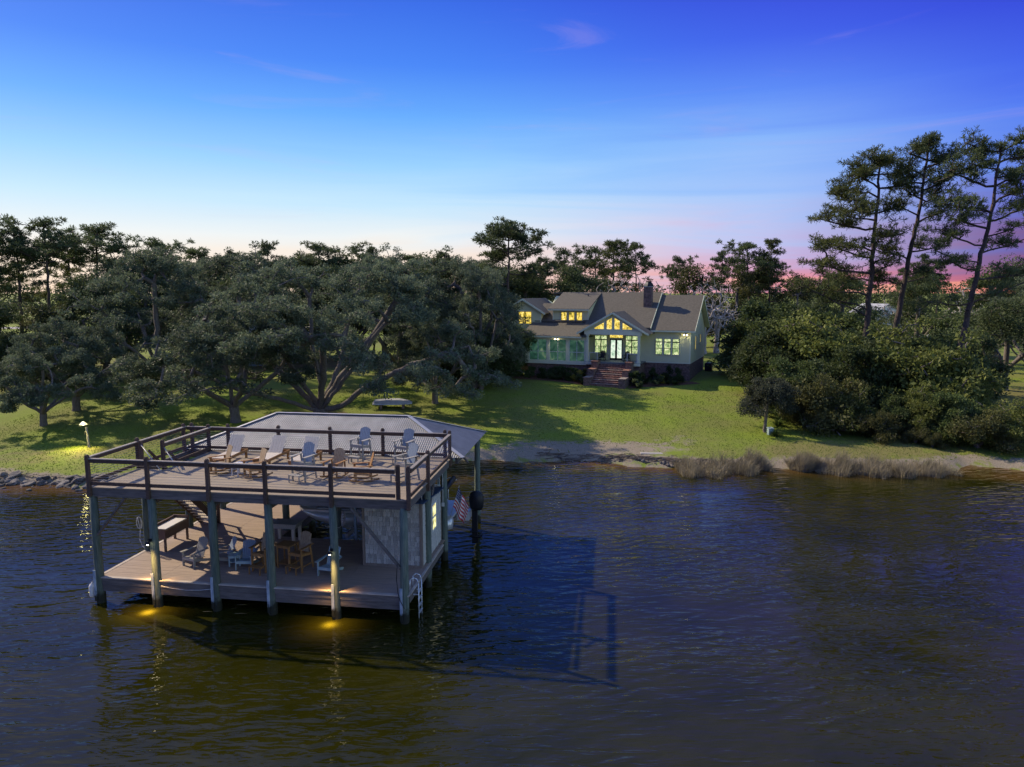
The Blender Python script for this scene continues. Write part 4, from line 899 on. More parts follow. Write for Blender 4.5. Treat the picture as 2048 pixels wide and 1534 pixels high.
# wall cores
def core(pts, axis, t0, t1, mat_='siding', name='wall'):
    m = MB()
    if axis == 'b': m.poly([(a, t0, z) for a, z in pts], (0, t1-t0, 0))
    else: m.poly([(t0, b, z) for b, z in pts], (t1-t0, 0, 0))
    return m.build(name, MAT[mat_], hs)
core([(0, FL-.1), (10.8, FL-.1), (10.8, 7.95), (5.4, 11.43), (0, 7.95)], 'a', -4.6, -.03)
core([(0, FL-.1), (10.8, FL-.1), (10.8, 8.0), (5.4, 11.6), (0, 8.0)], 'a', -17.4, -4.61)
core([(-21.9, FL-.1), (-17.5, FL-.1), (-17.5, 9.75), (-19.7, 11.05), (-21.9, 9.75)], 'b', .33, 9.0)
core([(-16.05, 8.3), (-11.75, 8.3), (-11.75, 10.0), (-16.05, 10.0)], 'b', .53, 1.0)
m = MB(); m.poly([(-11.75, .53, 8.3), (-11.75, 5.35, 11.3), (-11.75, 5.35, 11.75), (-11.75, .53, 10.05)], (-.2, 0, 0)); m.build('wall', MAT['siding'], hs)
# lapped boards
def laps(poly, place, name='siding', h=.17, lip=.028):
    """poly: convex outline in (s,z); place(s,z,out) -> point"""
    z0 = min(p[1] for p in poly); z1 = max(p[1] for p in poly)
    def ext(z):
        xs_ = []
        for (s0, a0), (s1, a1) in zip(poly, poly[1:]+poly[:1]):
            if min(a0, a1)-1e-6 <= z <= max(a0, a1)+1e-6:
                if abs(a1-a0) < 1e-6: xs_ += [s0, s1]
                else: xs_.append(s0+(s1-s0)*(z-a0)/(a1-a0))
        return (min(xs_), max(xs_)) if xs_ else None
    m = MB(); z = z0
    while z < z1-.02:
        e = min(z+h, z1-.005); lo, hi = ext(z+1e-4), ext(e)
        if lo and hi:
            m.add([place(lo[0], z, lip), place(lo[1], z, lip), place(hi[1], e, .004), place(hi[0], e, .004), place(lo[0], z, .002), place(lo[1], z, .002)], [(0, 1, 2, 3), (4, 5, 1, 0)])
        z += h
    return tag(m.build(name, MAT['siding'], hs), kind='stuff')
fr_ = lambda b: (lambda s, z, o: (s, b-o, z))
sd_r = lambda a: (lambda s, z, o: (a+o, s, z))
laps([(-4.9, FL), (-.12, FL), (-.12, 7.85), (-4.9, 7.85)], fr_(0)); laps([(-10.95, FL), (-4.9, FL), (-4.9, 7.6), (-10.95, 7.6)], fr_(0))
laps([(.1, FL), (10.7, FL), (10.7, 7.95), (5.4, 11.38), (.1, 7.95)], sd_r(-.03))
laps([(-21.8, FL), (-17.6, FL), (-17.6, 9.7), (-19.7, 10.95), (-21.8, 9.7)], fr_(.33)); laps([(.35, 7.5), (3.5, 8.7), (3.5, 9.72), (.35, 9.72)], sd_r(-17.5))
laps([(-15.95, 8.35), (-11.85, 8.35), (-11.85, 9.98), (-15.95, 9.98)], fr_(.53)); laps([(.6, 8.45), (5.2, 11.3), (5.2, 11.65), (.6, 10.0)], sd_r(-11.75))
part('corner_trim', 'house_trim', (-.12, .02, -.045, .1, FL-.02, 7.9), (-.12, .02, 10.7, 10.82, FL-.02, 7.9), (-4.9, .0, -.05, -.01, FL-.12, FL-.01), (-.02, .02, .1, 10.7, FL-.12, FL-.01))
part('corner_trim', 'house_trim', (-17.6, -17.46, .28, .42, FL, 9.75), (-21.95, -21.8, .28, .4, FL, 9.75), (-16.08, -15.95, .48, .6, 8.35, 10.0), (-11.85, -11.72, .48, .6, 8.35, 10.0), (-21.95, -18.2, .27, .325, FL-.12, FL+.02))
# roofs
rfh = empty('roof', parent=hs)
def plate(pts, th=.13, name='roof_slope'):
    m = MB(); m.poly(pts, (0, 0, th)); return m.build(name, MAT['asphalt_shingle'], rfh)
def zr(b): return 11.6-.644*(5.4-b) if b < 5.4 else 11.6-.644*(b-5.4)
def zc(b): return zr(b)+.28
plate([(-4.62, -.5, zr(-.5)), (.5, -.5, zr(-.5)), (.5, 5.4, 11.6), (-4.62, 5.4, 11.6)]); plate([(-4.62, 5.4, 11.6), (.5, 5.4, 11.6), (.5, 11.3, zr(11.3)), (-4.62, 11.3, zr(11.3))])
plate([(-11.95, -.6, zc(-.6)), (-4.3, -.6, zc(-.6)), (-4.3, 5.4, zc(5.4)), (-11.95, 5.4, zc(5.4))], .16); plate([(-17.8, 5.4, zc(5.4)), (-4.3, 5.4, zc(5.4)), (-4.3, 11.4, zc(11.4)), (-17.8, 11.4, zc(11.4))], .16)
plate([(-18.3, .3, zc(.3)), (-11.951, .3, zc(.3)), (-11.951, 3.4, zc(3.4)), (-18.3, 3.4, zc(3.4))], .12)
plate([(-16.5, .05, 10.02), (-11.55, .05, 10.02), (-11.55, 5.42, 11.93), (-16.5, 5.42, 11.93)], .12)                     # shed dormer
plate([(-18.6, -3.15, 7.08), (-10.9, -3.15, 7.08), (-10.9, .55, 8.5), (-18.6, .55, 8.5)], .11)                            # screened porch
plate([(-19.7, -.1, 11.2), (-16.85, -.1, 9.5), (-16.85, 5.3, 9.5), (-19.7, 8, 11.2)], .12); plate([(-22.55, -.1, 9.5), (-19.7, -.1, 11.2), (-19.7, 8, 11.2), (-22.55, 8, 9.5)], .12)   # left wing
plate([(-7.93, -3.15, 9.8), (-3.93, -3.15, 7.5), (-3.93, -.2, 7.5), (-3.93, .6, 7.52), (-7.93, 3.2, 9.8)], .12); plate([(-11.93, -3.15, 7.5), (-7.93, -3.15, 9.8), (-7.93, 3.2, 9.8), (-11.93, .5, 7.5)], .12)   # entry gable
# fascias, gutters and rakes
def rake(p0, p1, w=.045, h=.2): m = MB(); m.beam(p0, p1, w, h); m.build('rake_board', MAT['house_trim'], rfh)
rake((.51, -.5, zr(-.5)+.02), (.51, 5.4, 11.62)); rake((.51, 5.4, 11.62), (.51, 11.3, zr(11.3)+.02))
rake((-4.28, -.6, zc(-.6)+.05), (-4.28, 5.4, zc(5.4)+.05)); rake((-7.93, -3.18, 9.79), (-11.95, -3.18, 7.48)); rake((-7.93, -3.18, 9.79), (-3.91, -3.18, 7.48)); rake((-19.7, -.13, 11.2), (-16.83, -.13, 9.49)); rake((-19.7, -.13, 11.2), (-22.57, -.13, 9.49))
part('gutter', 'house_trim', (-4.3, .52, -.6, -.5, zr(-.5)-.08, zr(-.5)+.08), (-18.62, -11.4, -3.24, -3.155, 6.98, 7.14), (-16.52, -11.53, -.03, .045, 9.93, 10.08), parent=rfh)
m = MB(); m.poly([(-.03, -.48, zr(-.5)-.03), (.5, -.48, zr(-.5)-.03), (.5, 5.4, 11.56), (-.03, 5.4, 11.56)], (0, 0, .02)); m.poly([(-.03, 5.4, 11.56), (.5, 5.4, 11.56), (.5, 11.3, zr(11.3)-.03), (-.03, 11.3, zr(11.3)-.03)], (0, 0, .02)); m.build('soffit', MAT['house_trim'], rfh)
part('vent_pipe', 'asphalt_shingle', (-12.9, -12.8, 4.0, 4.1, 11.2, 11.8), parent=rfh)
# chimney
ch = empty('chimney', parent=hs)
part('chimney_stack', 'brick', (-5.88, -4.98, 2.75, 3.65, 9.0, 12.62), parent=ch); part('chimney_crown', 'concrete', (-5.94, -4.92, 2.69, 3.71, 12.62, 12.72), parent=ch); part('chimney_flashing', 'white_trim', (-5.92, -4.94, 2.70, 2.745, 9.95, 10.12), parent=ch)
m = MB(); m.lathe([(.62, 12.72), (.5, 12.95), (.33, 13.18), (.3, 13.2), (.36, 13.3), (0, 13.3)], (-5.43, 3.2, 0), 4); m.v = [(x, y, z) for x, y, z in m.v]; m.build('chimney_cap', MAT['dark_metal'], ch)
# windows
def window(a0, a1, z0, z1, b, cols=1, transom=None, lit='lit_gold', meet=True, casing=.1, side=False, muntin=False):
    g = empty('window', parent=hs)
    if side: Q = lambda s0, s1, o0, o1, q0, q1: (b+o0, b+o1, s0, s1, q0, q1)
    else: Q = lambda s0, s1, o0, o1, q0, q1: (s0, s1, b-o1, b-o0, q0, q1)
    m = MB(); c = casing
    for s0, s1, q0, q1 in ((a0-c, a0, z0-c, z1+c), (a1, a1+c, z0-c, z1+c), (a0, a1, z1, z1+c), (a0, a1, z0-c, z0)): m.b2(*Q(s0, s1, .0, .075, q0, q1))
    m.build('casing', MAT['house_trim'], g)
    fr2 = MB(); w = (a1-a0)/cols
    for i in range(cols):
        s0, s1 = a0+i*w+.004, a0+(i+1)*w-.004; f = .05
        for x0, x1, q0, q1 in ((s0, s0+f, z0, z1), (s1-f, s1, z0, z1), (s0+f, s1-f, z1-f, z1), (s0+f, s1-f, z0, z0+f)): fr2.b2(*Q(x0, x1, .01, .06, q0, q1))
        zt = z1-f
        if transom: fr2.b2(*Q(s0+f, s1-f, .01, .062, transom-.07, transom+.04)); zt = transom-.07
        if meet: zm = (z0+f+zt)/2; fr2.b2(*Q(s0+f, s1-f, .01, .058, zm-.03, zm+.03))
        if muntin: fr2.b2(*Q((s0+s1)/2-.012, (s0+s1)/2+.012, .012, .05, (z0+zt)/2+.03, zt))
        zs = [(z0+f, zt)]
        if meet: zs = [(z0+f, zm-.03), (zm+.03, zt)]
        if transom: zs.append((transom+.04, z1-f))
        for q0, q1 in zs: m = MB(); m.b2(*Q(s0+f, s1-f, .012, .024, q0, q1)); m.build('pane', MAT[lit], g)
    fr2.build('sash', MAT['window_frame'], g); return g
for k in range(3): window(-3.82+k*.93, -3.82+k*.93+.78, 5.2, 7.0, -.03, 1, transom=6.62, lit='lit_green', casing=.07)
window(-10.76, -9.3, 5.18, 7.2, -.03, 2, transom=6.72, lit='lit_green'); window(-7.2, -5.74, 5.18, 7.2, -.03, 2, transom=6.72, lit='lit_green')
for k in range(3): window(-15.05+k*.94, -15.05+k*.94+.74, 8.62, 9.76, .5, 1, lit='lit_gold', meet=False, casing=.07, muntin=True)
window(-20.35, -18.65, 8.3, 9.78, .3, 2, lit='lit_gold'); window(-20.75, -20.05, 4.95, 6.2, .3, 1, lit='lit_green')
window(2.9, 3.5, 5.6, 7.2, .0, 1, lit='lit_gold', side=True, meet=False); window(6.6, 7.2, 6.2, 7.2, .0, 1, lit='lit_gold', side=True, meet=False)
dg = empty('front_door', parent=hs)
m = MB()
for bx in ((-9.08, -8.98, -.09, -.0, FL, 7.4), (-7.5, -7.4, -.09, 0, FL, 7.4), (-8.98, -7.5, -.09, 0, 7.3, 7.4), (-8.98, -7.5, -.09, 0, 6.78, 6.95)): m.b2(*bx)
m.build('door_casing', MAT['house_trim'], dg)
m = MB(); m.b2(-8.98, -7.5, -.05, -.035, 6.95, 7.3); m.build('transom_pane', MAT['lit_gold'], dg)
for s0, s1 in ((-8.97, -8.245), (-8.235, -7.51)):
    m = MB(); f = .11
    for x0, x1, q0, q1 in ((s0, s0+f, FL+.04, 6.77), (s1-f, s1, FL+.04, 6.77), (s0+f, s1-f, 6.66, 6.77), (s0+f, s1-f, FL+.04, FL+.24)): m.b2(x0, x1, -.085, -.03, q0, q1)
    d = m.build('door_leaf', MAT['window_frame'], dg); m = MB(); m.b2(s0+f, s1-f, -.06, -.048, FL+.24, 6.66); m.build('door_pane', MAT['lit_door'], dg)
m = MB(); m.box((-8.19, -.11, 5.45), (.03, .05, .2)); m.build('door_handle', MAT['aluminium'], dg)
# entry porch
part('porch_floor', 'porch_floor', (-11.0, -4.85, -2.95, -.03, FL-.1, FL+.02)); part('porch_edge', 'house_trim', (-6.1, -4.8, -3.0, -2.955, FL-.3, FL-.0), (-11.0, -9.6, -3.0, -2.955, FL-.3, FL))
for a in (-10.8, -5.05): part('column', 'house_trim', (a-.13, a+.13, -2.85, -2.59, FL+.02, 7.42), (a-.18, a+.18, -2.9, -2.54, FL+.02, FL+.2), (a-.17, a+.17, -2.89, -2.55, 7.25, 7.42))
part('porch_beam', 'house_trim', (-11.15, -4.7, -2.92, -2.52, 7.42, 7.86)); part('porch_beam', 'house_trim', (-11.1, -10.8, -2.5, 0, 7.42, 7.8), (-5.1, -4.75, -2.5, 0, 7.42, 7.8))
part('porch_ceiling', 'house_trim', (-10.8, -5.1, -2.5, -.04, 7.7, 7.76))
def zg(a): return 9.78-.575*abs(a+7.93)
core([(-11.2, 7.86), (-4.66, 7.86), (-7.93, 9.7)], 'b', -2.72, -2.6, 'house_trim', 'gable_wall')
gp = empty('gable_window', parent=hs)
for a0, a1 in ((-10.05, -8.95), (-8.68, -8.05), (-7.81, -7.18), (-6.91, -5.81)):
    pts = [(a0, 8.0), (a1, 8.0), (a1, zg(a1)-.38), (a0, zg(a0)-.38)]
    m = MB(); m.poly([(a, -2.745, z) for a, z in pts], (0, .015, 0)); m.build('pane', MAT['lit_gold'], gp)
    m = MB()
    for p, q in zip(pts, pts[1:]+pts[:1]): m.beam((p[0], -2.745, p[1]), (q[0], -2.745, q[1]), .06, .07)
    m.build('frame', MAT['house_trim'], gp)
def rail_panel(a0, a1, b=-2.72):
    g = empty('porch_rail', parent=hs); m = MB()
    for bx in ((a0, a0+.06, b-.03, b+.03, FL+.02, FL+.98), (a1-.06, a1, b-.03, b+.03, FL+.02, FL+.98), (a0, a1, b-.035, b+.035, FL+.98, FL+1.04), (a0+.06, a1-.06, b-.02, b+.02, FL+.1, FL+.15)): m.b2(*bx)
    m.build('rail_frame', MAT['white_trim'], g); m = MB()
    for k in range(9): m.b2(a0+.06, a1-.06, b-.004, b+.004, FL+.2+k*.085, FL+.208+k*.085)
    m.build('rail_cable', MAT['cable_steel'], g)
rail_panel(-10.6, -9.65); rail_panel(-6.35, -5.25)
# screened porch
part('screen_porch_sill', 'house_trim', (-18.25, -10.95, -2.78, -2.58, FL-.42, FL+.0)); part('screen_porch_head', 'house_trim', (-18.2, -10.95, -2.76, -2.6, 6.72, 7.1)); part('screen_porch_floor', 'porch_floor', (-18.1, -11, -2.58, .3, FL-.2, FL-.05))
for a0, a1 in ((-18.22, -17.75), (-15.65, -15.3), (-13.3, -12.95), (-11.15, -10.95)): part('screen_porch_post', 'house_trim', (a0, a1, -2.77, -2.59, FL+.001, 6.719))
part('screen_porch_ceiling', 'porch_dark', (-18.1, -11, -2.55, .3, 7.0, 7.05))
part('screen_porch_side', 'siding', (-18.2, -18.1, -2.58, .32, FL-.3, 7.1))
for a0, a1 in ((-17.75, -15.65), (-15.3, -13.3), (-12.95, -11.15)):
    g = empty('screen_bay', parent=hs); am = (a0+a1)/2; m = MB()
    for bx in ((am-.03, am+.03, -2.72, -2.66, FL, 6.72), (a0, am-.03, -2.72, -2.67, FL+.94, FL+1.0), (am+.03, a1, -2.72, -2.67, FL+.94, FL+1.0), (a0, a0+.05, -2.715, -2.67, FL, 6.72), (a1-.05, a1, -2.715, -2.67, FL, 6.72)): m.b2(*bx)
    m.build('screen_frame', MAT['white_trim'], g)
    m = MB(); m.b2(a0+.05, a1-.05, -2.66, -2.65, FL, 6.72); m.build('screen', MAT['lit_porch'], g)
# brick steps and stepped cheek walls
sp_ = empty('front_steps', parent=hs); ns = 11; gzb = 2.3
for i in range(ns):
    z1 = FL-.12-(i)*(FL-.12-gzb)/ns; b1 = -2.96-i*.34
    part('step', 'brick_red', (-9.25+.0, -6.2, b1-.34, b1-.002, gzb-.7, z1-.05), parent=sp_); part('tread', 'brick_red', (-9.25, -6.2, b1-.37, b1-.03, z1-.05, z1), parent=sp_)
for a0, a1 in ((-9.95, -9.26), (-6.19, -5.5)):
    for b0, b1, zt in ((-4.1, -2.96, FL+.12), (-5.4, -4.102, FL-.62), (-6.9, -5.402, FL-1.35)):
        part('cheek_wall', 'brick', (a0, a1, b0, b1, 1.3, zt), parent=sp_); part('cheek_cap', 'brick_red', (a0-.04, a1+.04, b0-.04, b1, zt, zt+.09), parent=sp_)
# chairs on the porch
for a, lb in ((-9.55, 'dark rocking chair on the house porch, left of the doors'), (-6.75, 'dark rocking chair on the house porch, right of the doors')):
    chair('porch_chair', lb, 'rocking chair', 'rocker', ('dark_chair',), HW(a, -1.2, FL+.02), HTH, 'dark rocking chairs on the house porch')
# flood lights
def flood(a, b, z, lb):
    t = thing('flood_light', lb, 'flood light', HW(a, b, z), HTH, 'lit flood lights on the house'); m = MB(); m.lathe([(0, .0), (.06, .0), (.06, .05), (0, .05)], n=10); m.build('base', MAT['white_trim'], t, rot=(R_(90), 0, 0))
    for s in (-1, 1):
        m = MB(); m.tube((0, -.05, 0), (s*.13, -.16, -.07), .05, .075, 10); m.build('lamp_head', MAT['white_trim'], t, smooth=True)
        m = MB(); m.lathe([(0, .06), (.06, .03), (.075, 0), (.06, -.04), (0, -.06)], n=10); m.build('bulb', MAT['bulb'], t, smooth=True, loc=(s*.16, -.185, -.095))
        l = bpy.data.lights.new('flood', 'SPOT'); l.energy = 12; l.color = (1, .9, .55); l.spot_size = R_(75); l.spot_blend = .8; l.shadow_soft_size = .06
        o = bpy.data.objects.new('flood', l); _link(o, t); o.location = (s*.2, -.3, -.14); o.rotation_euler = (R_(24), R_(-s*24), 0)
flood(-14.4, -2.79, 6.9, 'lit twin flood light above the screened porch'); flood(-.55, -.05, 7.55, 'lit twin flood light at the right end of the house front')
# air conditioner
t = thing('air_conditioner', 'grey air conditioning unit at the rear right corner of the house', 'air conditioner', (*HW(.75, 9.6, 0)[:2], GZ(*HW(.75, 9.6, 0)[:2])), HTH)
m = MB(); m.b2(-.42, .42, -.42, .42, 0, .95); m.build('cabinet', MAT['dark_metal'], t, bevel=.03)
m = MB(); m.lathe([(0, .96), (.33, .96), (.35, .99), (0, 1.0)], n=16); m.build('fan_grille', MAT['cable_steel'], t)
bed('garden_bed', [HW(-21, -1.2, 0)[:2], HW(-17.9, -2.7, 0)[:2], HW(-10.1, -2.8, 0)[:2], HW(-10.2, -6.6, 0)[:2], HW(-14, -5.6, 0)[:2], HW(-19, -5.2, 0)[:2], HW(-22.5, -3.6, 0)[:2]])
bed('garden_bed', [HW(-5.3, -2.8, 0)[:2], HW(.3, -.1, 0)[:2], HW(1.3, -1.0, 0)[:2], HW(-1.0, -2.8, 0)[:2], HW(-3.2, -4.8, 0)[:2], HW(-5.3, -6.6, 0)[:2]])

# ---- other buildings, partly seen
def small_house(label, loc, rz, w, d, h, roof_h, wallm, roofm, wins=2):
    t = thing('neighbour_house', label, 'house', loc, rz); m = MB(); m.poly([(-w/2, -d/2, -1), (w/2, -d/2, -1), (w/2, -d/2, h), (0, -d/2, h+roof_h), (-w/2, -d/2, h)], (0, d, 0)); m.build('wall', MAT[wallm], t)
    for s in (-1, 1):
        m = MB(); m.poly([(0, -d/2-.4, h+roof_h+.03), (s*(w/2+.5), -d/2-.4, h-.3), (s*(w/2+.5), d/2+.4, h-.3), (0, d/2+.4, h+roof_h+.03)], (0, 0, .14)); m.build('roof', MAT[roofm], t)
    for k in range(wins):
        x = -w/2+(k+1)*w/(wins+1); g = empty('window', parent=t); m = MB(); m.b2(x-.6, x+.6, -d/2-.05, -d/2+.0, 1.1, 2.6); m.build('casing', MAT['white_trim'], g); m = MB(); m.b2(x-.48, x+.48, -d/2-.07, -d/2-.052, 1.22, 2.48); m.build('pane', MAT['window_frame'], g)
    m = MB(); m.b2(w/2-1.9, w/2-1.0, -d/2-.06, -d/2, 0, 2.05); m.build('door', MAT['brown_cabinet'], t)
    return t
mat('blue_grey_wall', (.13, .18, .23), .8, var=.08); mat('pale_roof', (.34, .35, .36), .6, var=.1)
def gl(px, Y): x = XW(px, Y); return (x, Y, GZ(x, Y))
small_house('blue-grey house with pale roof glimpsed through the oak branches', gl(540, 96), R_(30), 9, 12, 3.4, 3.2, 'blue_grey_wall', 'pale_roof')
small_house('long low pale-roofed building far behind the house, right of the chimney', gl(1446, 185), R_(84), 8, 16, 2.6, 1.6, 'blue_grey_wall', 'pale_roof', 3)
small_house('pale distant house seen between the tall pine trunks', gl(1748, 190), R_(10), 8, 10, 3.4, 2.2, 'white_trim', 'pale_roof')
# ================================================================ trees and plants
def grow(limbs, targets, r_tip, rng, seg=.8, expo=.46, rmax=None, bow=.25):
    """a branch skeleton: hand-laid limbs first, then every target joined to the nearest branch"""
    P = []; par = []
    for L in limbs:
        L = [np.array(p, float) for p in L]
        if not P: P.append(L[0]); par.append(-1); last = 0; start = 1
        else: last = int(np.argmin(np.sum((np.array(P)-L[0])**2, 1))); start = 1
        prev = L[0]
        for q in L[start:]:
            k = max(1, int(np.linalg.norm(q-prev)/seg))
            for i in range(1, k+1):
                P.append(prev+(q-prev)*i/k+rng.normal(0, .05, 3)*(i < k)); par.append(last); last = len(P)-1
            prev = q
    T = np.array(targets); A = np.array(P)
    o = np.argsort(np.min(((T[:, None]-A[None, ::2])**2).sum(-1), 1)); tips = []
    for i in o:
        t = T[i]; A = np.array(P); dd = A-t; cost = np.sqrt((dd*dd).sum(1))+.6*np.maximum(dd[:, 2], 0)*1.0
        j = int(np.argmin(cost)); b = A[j]; L = np.linalg.norm(t-b); k = max(2, int(L/seg)); side = rng.normal(0, .12*L, 3); last = j
        for s in range(1, k+1):
            f = s/k; q = b+(t-b)*f+side*math.sin(math.pi*f)+np.array([0, 0, bow*L*.3*math.sin(math.pi*f)]); P.append(q); par.append(last); last = len(P)-1
        tips.append(last)
    w = np.zeros(len(P)); w[tips] = 1
    for i in range(len(P)-1, 0, -1): w[par[i]] += w[i]
    w = np.maximum(w, .6); r = r_tip*w**expo
    if rmax: r = np.minimum(r, rmax)
    return np.array(P), np.array(par), r
def wood_mesh(name, P, par, r, m, n=6, flare=1.35, rmin=0.0):
    ch = [i for i in range(len(P)) if par[i] >= 0 and r[i] >= rmin]; a = P[[par[i] for i in ch]]; b = P[ch]
    r1 = r[ch]; r0 = np.minimum(r[[par[i] for i in ch]], r1*1.25)
    r0 = np.where(a[:, 2] < .35, r0*flare, r0)
    d = b-a; L = np.linalg.norm(d, axis=1, keepdims=True)+1e-9; d /= L; a = a-d*r1[:, None]*.3
    u = np.where(np.abs(d[:, 2:3]) < .9, [[0, 0, 1.0]], [[1.0, 0, 0]]); x = np.cross(d, u); x /= np.linalg.norm(x, axis=1, keepdims=True)+1e-9; y = np.cross(d, x)
    an = np.arange(n)*2*math.pi/n; cs, sn = np.cos(an), np.sin(an)
    off = x[:, None]*cs[None, :, None]+y[:, None]*sn[None, :, None]
    V = np.concatenate([a[:, None]+off*r0[:, None, None], b[:, None]+off*r1[:, None, None]], 1).reshape(-1, 3)
    i = np.arange(n); q = np.stack([i, i+n, (i+1) % n+n, (i+1) % n], 1)
    F = (np.arange(len(ch))[:, None, None]*2*n+q[None]).reshape(-1, 4)
    return np_mesh(name, V, F, m, True)
def leaf_mesh(name, centers, n_each, sig, ln, wd, m, rng, up=.35, droop=0.0):
    """many small rhombic leaves in soft clumps"""
    Cn = np.repeat(np.asarray(centers), n_each, 0); N_ = len(Cn)
    dirs = rng.normal(0, 1, (N_, 3)); dirs /= np.linalg.norm(dirs, axis=1, keepdims=True)
    rad = rng.uniform(.15, 1, (N_, 1))**.6
    pos = Cn+dirs*rad*np.array(sig)*1.5
    t = dirs*.6+rng.normal(0, .7, (N_, 3)); t[:, 2] -= droop; t /= np.linalg.norm(t, axis=1, keepdims=True)
    nn = rng.normal(0, 1, (N_, 3)); nn[:, 2] += up*2.2; s = np.cross(t, nn); s /= np.linalg.norm(s, axis=1, keepdims=True)+1e-9
    sz = rng.uniform(.45, 1.0, (N_, 1))+.8*rng.uniform(0, 1, (N_, 1))**4; L = ln*sz*rng.uniform(.85, 1.15, (N_, 1)); Wd = wd*sz*rng.uniform(.8, 1.25, (N_, 1))
    V = np.stack([pos-t*L*.5, pos+s*Wd*.5, pos+t*L*.5, pos-s*Wd*.5], 1).reshape(-1, 3)
    return np_mesh(name, V, np.arange(N_*4).reshape(-1, 4), m)
def needle_mesh(name, centers, tufts, needles, sig, ln, wd, m, rng):
    Cn = np.repeat(np.asarray(centers), tufts, 0)
    d0 = rng.normal(0, 1, (len(Cn), 3)); d0[:, 2] = np.abs(d0[:, 2])*.75+.08; d0 /= np.linalg.norm(d0, axis=1, keepdims=True)
    tc_ = Cn+d0*np.array(sig)*rng.uniform(.25, 1.5, (len(Cn), 1))
    Tn = np.repeat(tc_, needles, 0); ax = np.repeat(d0, needles, 0); N_ = len(Tn)
    t = ax*.9+rng.normal(0, .75, (N_, 3)); t /= np.linalg.norm(t, axis=1, keepdims=True)
    s = np.cross(t, rng.normal(0, 1, (N_, 3))); s /= np.linalg.norm(s, axis=1, keepdims=True)+1e-9
    L = ln*rng.uniform(.6, 1.3, (N_, 1)); b = Tn+t*.03
    V = np.stack([b-s*wd*.4, b+s*wd*.4, b+t*L+s*wd*.5, b+t*L-s*wd*.5], 1).reshape(-1, 3)
    return np_mesh(name, V, np.arange(N_*4).reshape(-1, 4), m)
def lobes_to_clumps(lobes, per, rng, spread=1.0):
    out = []
    for (x, y, z, rx, rz_) in lobes:
        for _ in range(per):
            d = rng.normal(0, 1, 3); d /= np.linalg.norm(d); d[2] = abs(d[2])*.95-.2; rr = (rng.uniform(.5, 1) if rng.uniform() > .13 else rng.uniform(1.1, 1.75))*spread
            out.append((x+d[0]*rx*rr, y+d[1]*rx*rr, z+d[2]*rz_*rr))
    return np.array(out)
KINDS = {}
def reg(name, trunk, crown, H): KINDS[name] = (trunk, crown, H)

# ---- the big live oak in the middle
rng = np.random.default_rng(11)
lob = []
for k in range(92):
    a = rng.uniform(0, 2*math.pi); rr = math.sqrt(rng.uniform(.02, 1.02)); x = 12.6*rr*math.cos(a)+1.4; y = 9.5*rr*math.sin(a)
    z = 13.0-8.6*rr**2.0+rng.uniform(-1.8, .9); z = max(z, 2.9+rng.uniform(0, 2)); s = rng.uniform(.6, 1.5); lob.append((x, y, z, 1.55*s, 1.1*s))
for x, y, z in ((13, -3, 3.6), (11, -6, 3.2), (14.4, 0, 5.0), (14.8, -3, 3.2), (-11, -4, 4.2), (-12, 0, 5.4), (9.5, -8, 4.4), (-8, -7, 4.0), (12.2, -5.2, 2.4), (-10.5, -6.3, 2.8), (2, -8, 6.2), (-3, -8.4, 6.4), (5.5, -8, 5.6), (0, -9, 7.2)): lob.append((x, y, z, 1.8, 1.3))
lob = [l for l in lob if not (l[2] < 6.6 and -5 < l[0] < 6 and l[1] < 1 and l[1] > -7.8)]
cl = lobes_to_clumps(lob, 7, rng)
limbs = [[(0, 0, -.3), (0, 0, .7), (.2, 0, 2.4), (-.8, 1, 6), (-1, 1.5, 10)], [(0, 0, .5), (-1.5, 0, 2), (-4, .3, 4.5), (-6.8, 0, 7), (-9, -1, 8.2)],
         [(.1, 0, .4), (1.9, -.5, 1.0), (4.6, -1.2, 2.9), (8, -1.6, 4.6), (11, -2, 5.4)], [(.1, 0, .7), (1.6, .4, 3.2), (4, .8, 6.2), (6.4, 1, 9.6)], [(0, 0, .4), (-2.4, -1.2, 1.5), (-5.6, -2.4, 2.5), (-8.6, -3.2, 4)],
         [(0, 0, .7), (1, 3, 4), (1, 6, 7)], [(0, -.1, .7), (.9, -1.9, 3.5), (1.6, -4.5, 6.6)], [(.1, 0, .6), (.9, -.9, 1.4), (3.4, -1.8, 4.6), (5.6, -2.6, 7.4)], [(0, 0, .7), (-1, -.8, 2.6), (-2.6, -1.6, 6.0), (-4, -2, 9.4)]]
P, par, r = grow(limbs, cl, .032, rng, .7, .44)
reg('oak_big', wood_mesh('trunk', P, par, r, MAT['oak_bark'], 7), leaf_mesh('crown', cl, 190, (.44, .44, .3), .19, .085, MAT['oak_leaf'], rng), 13.5)
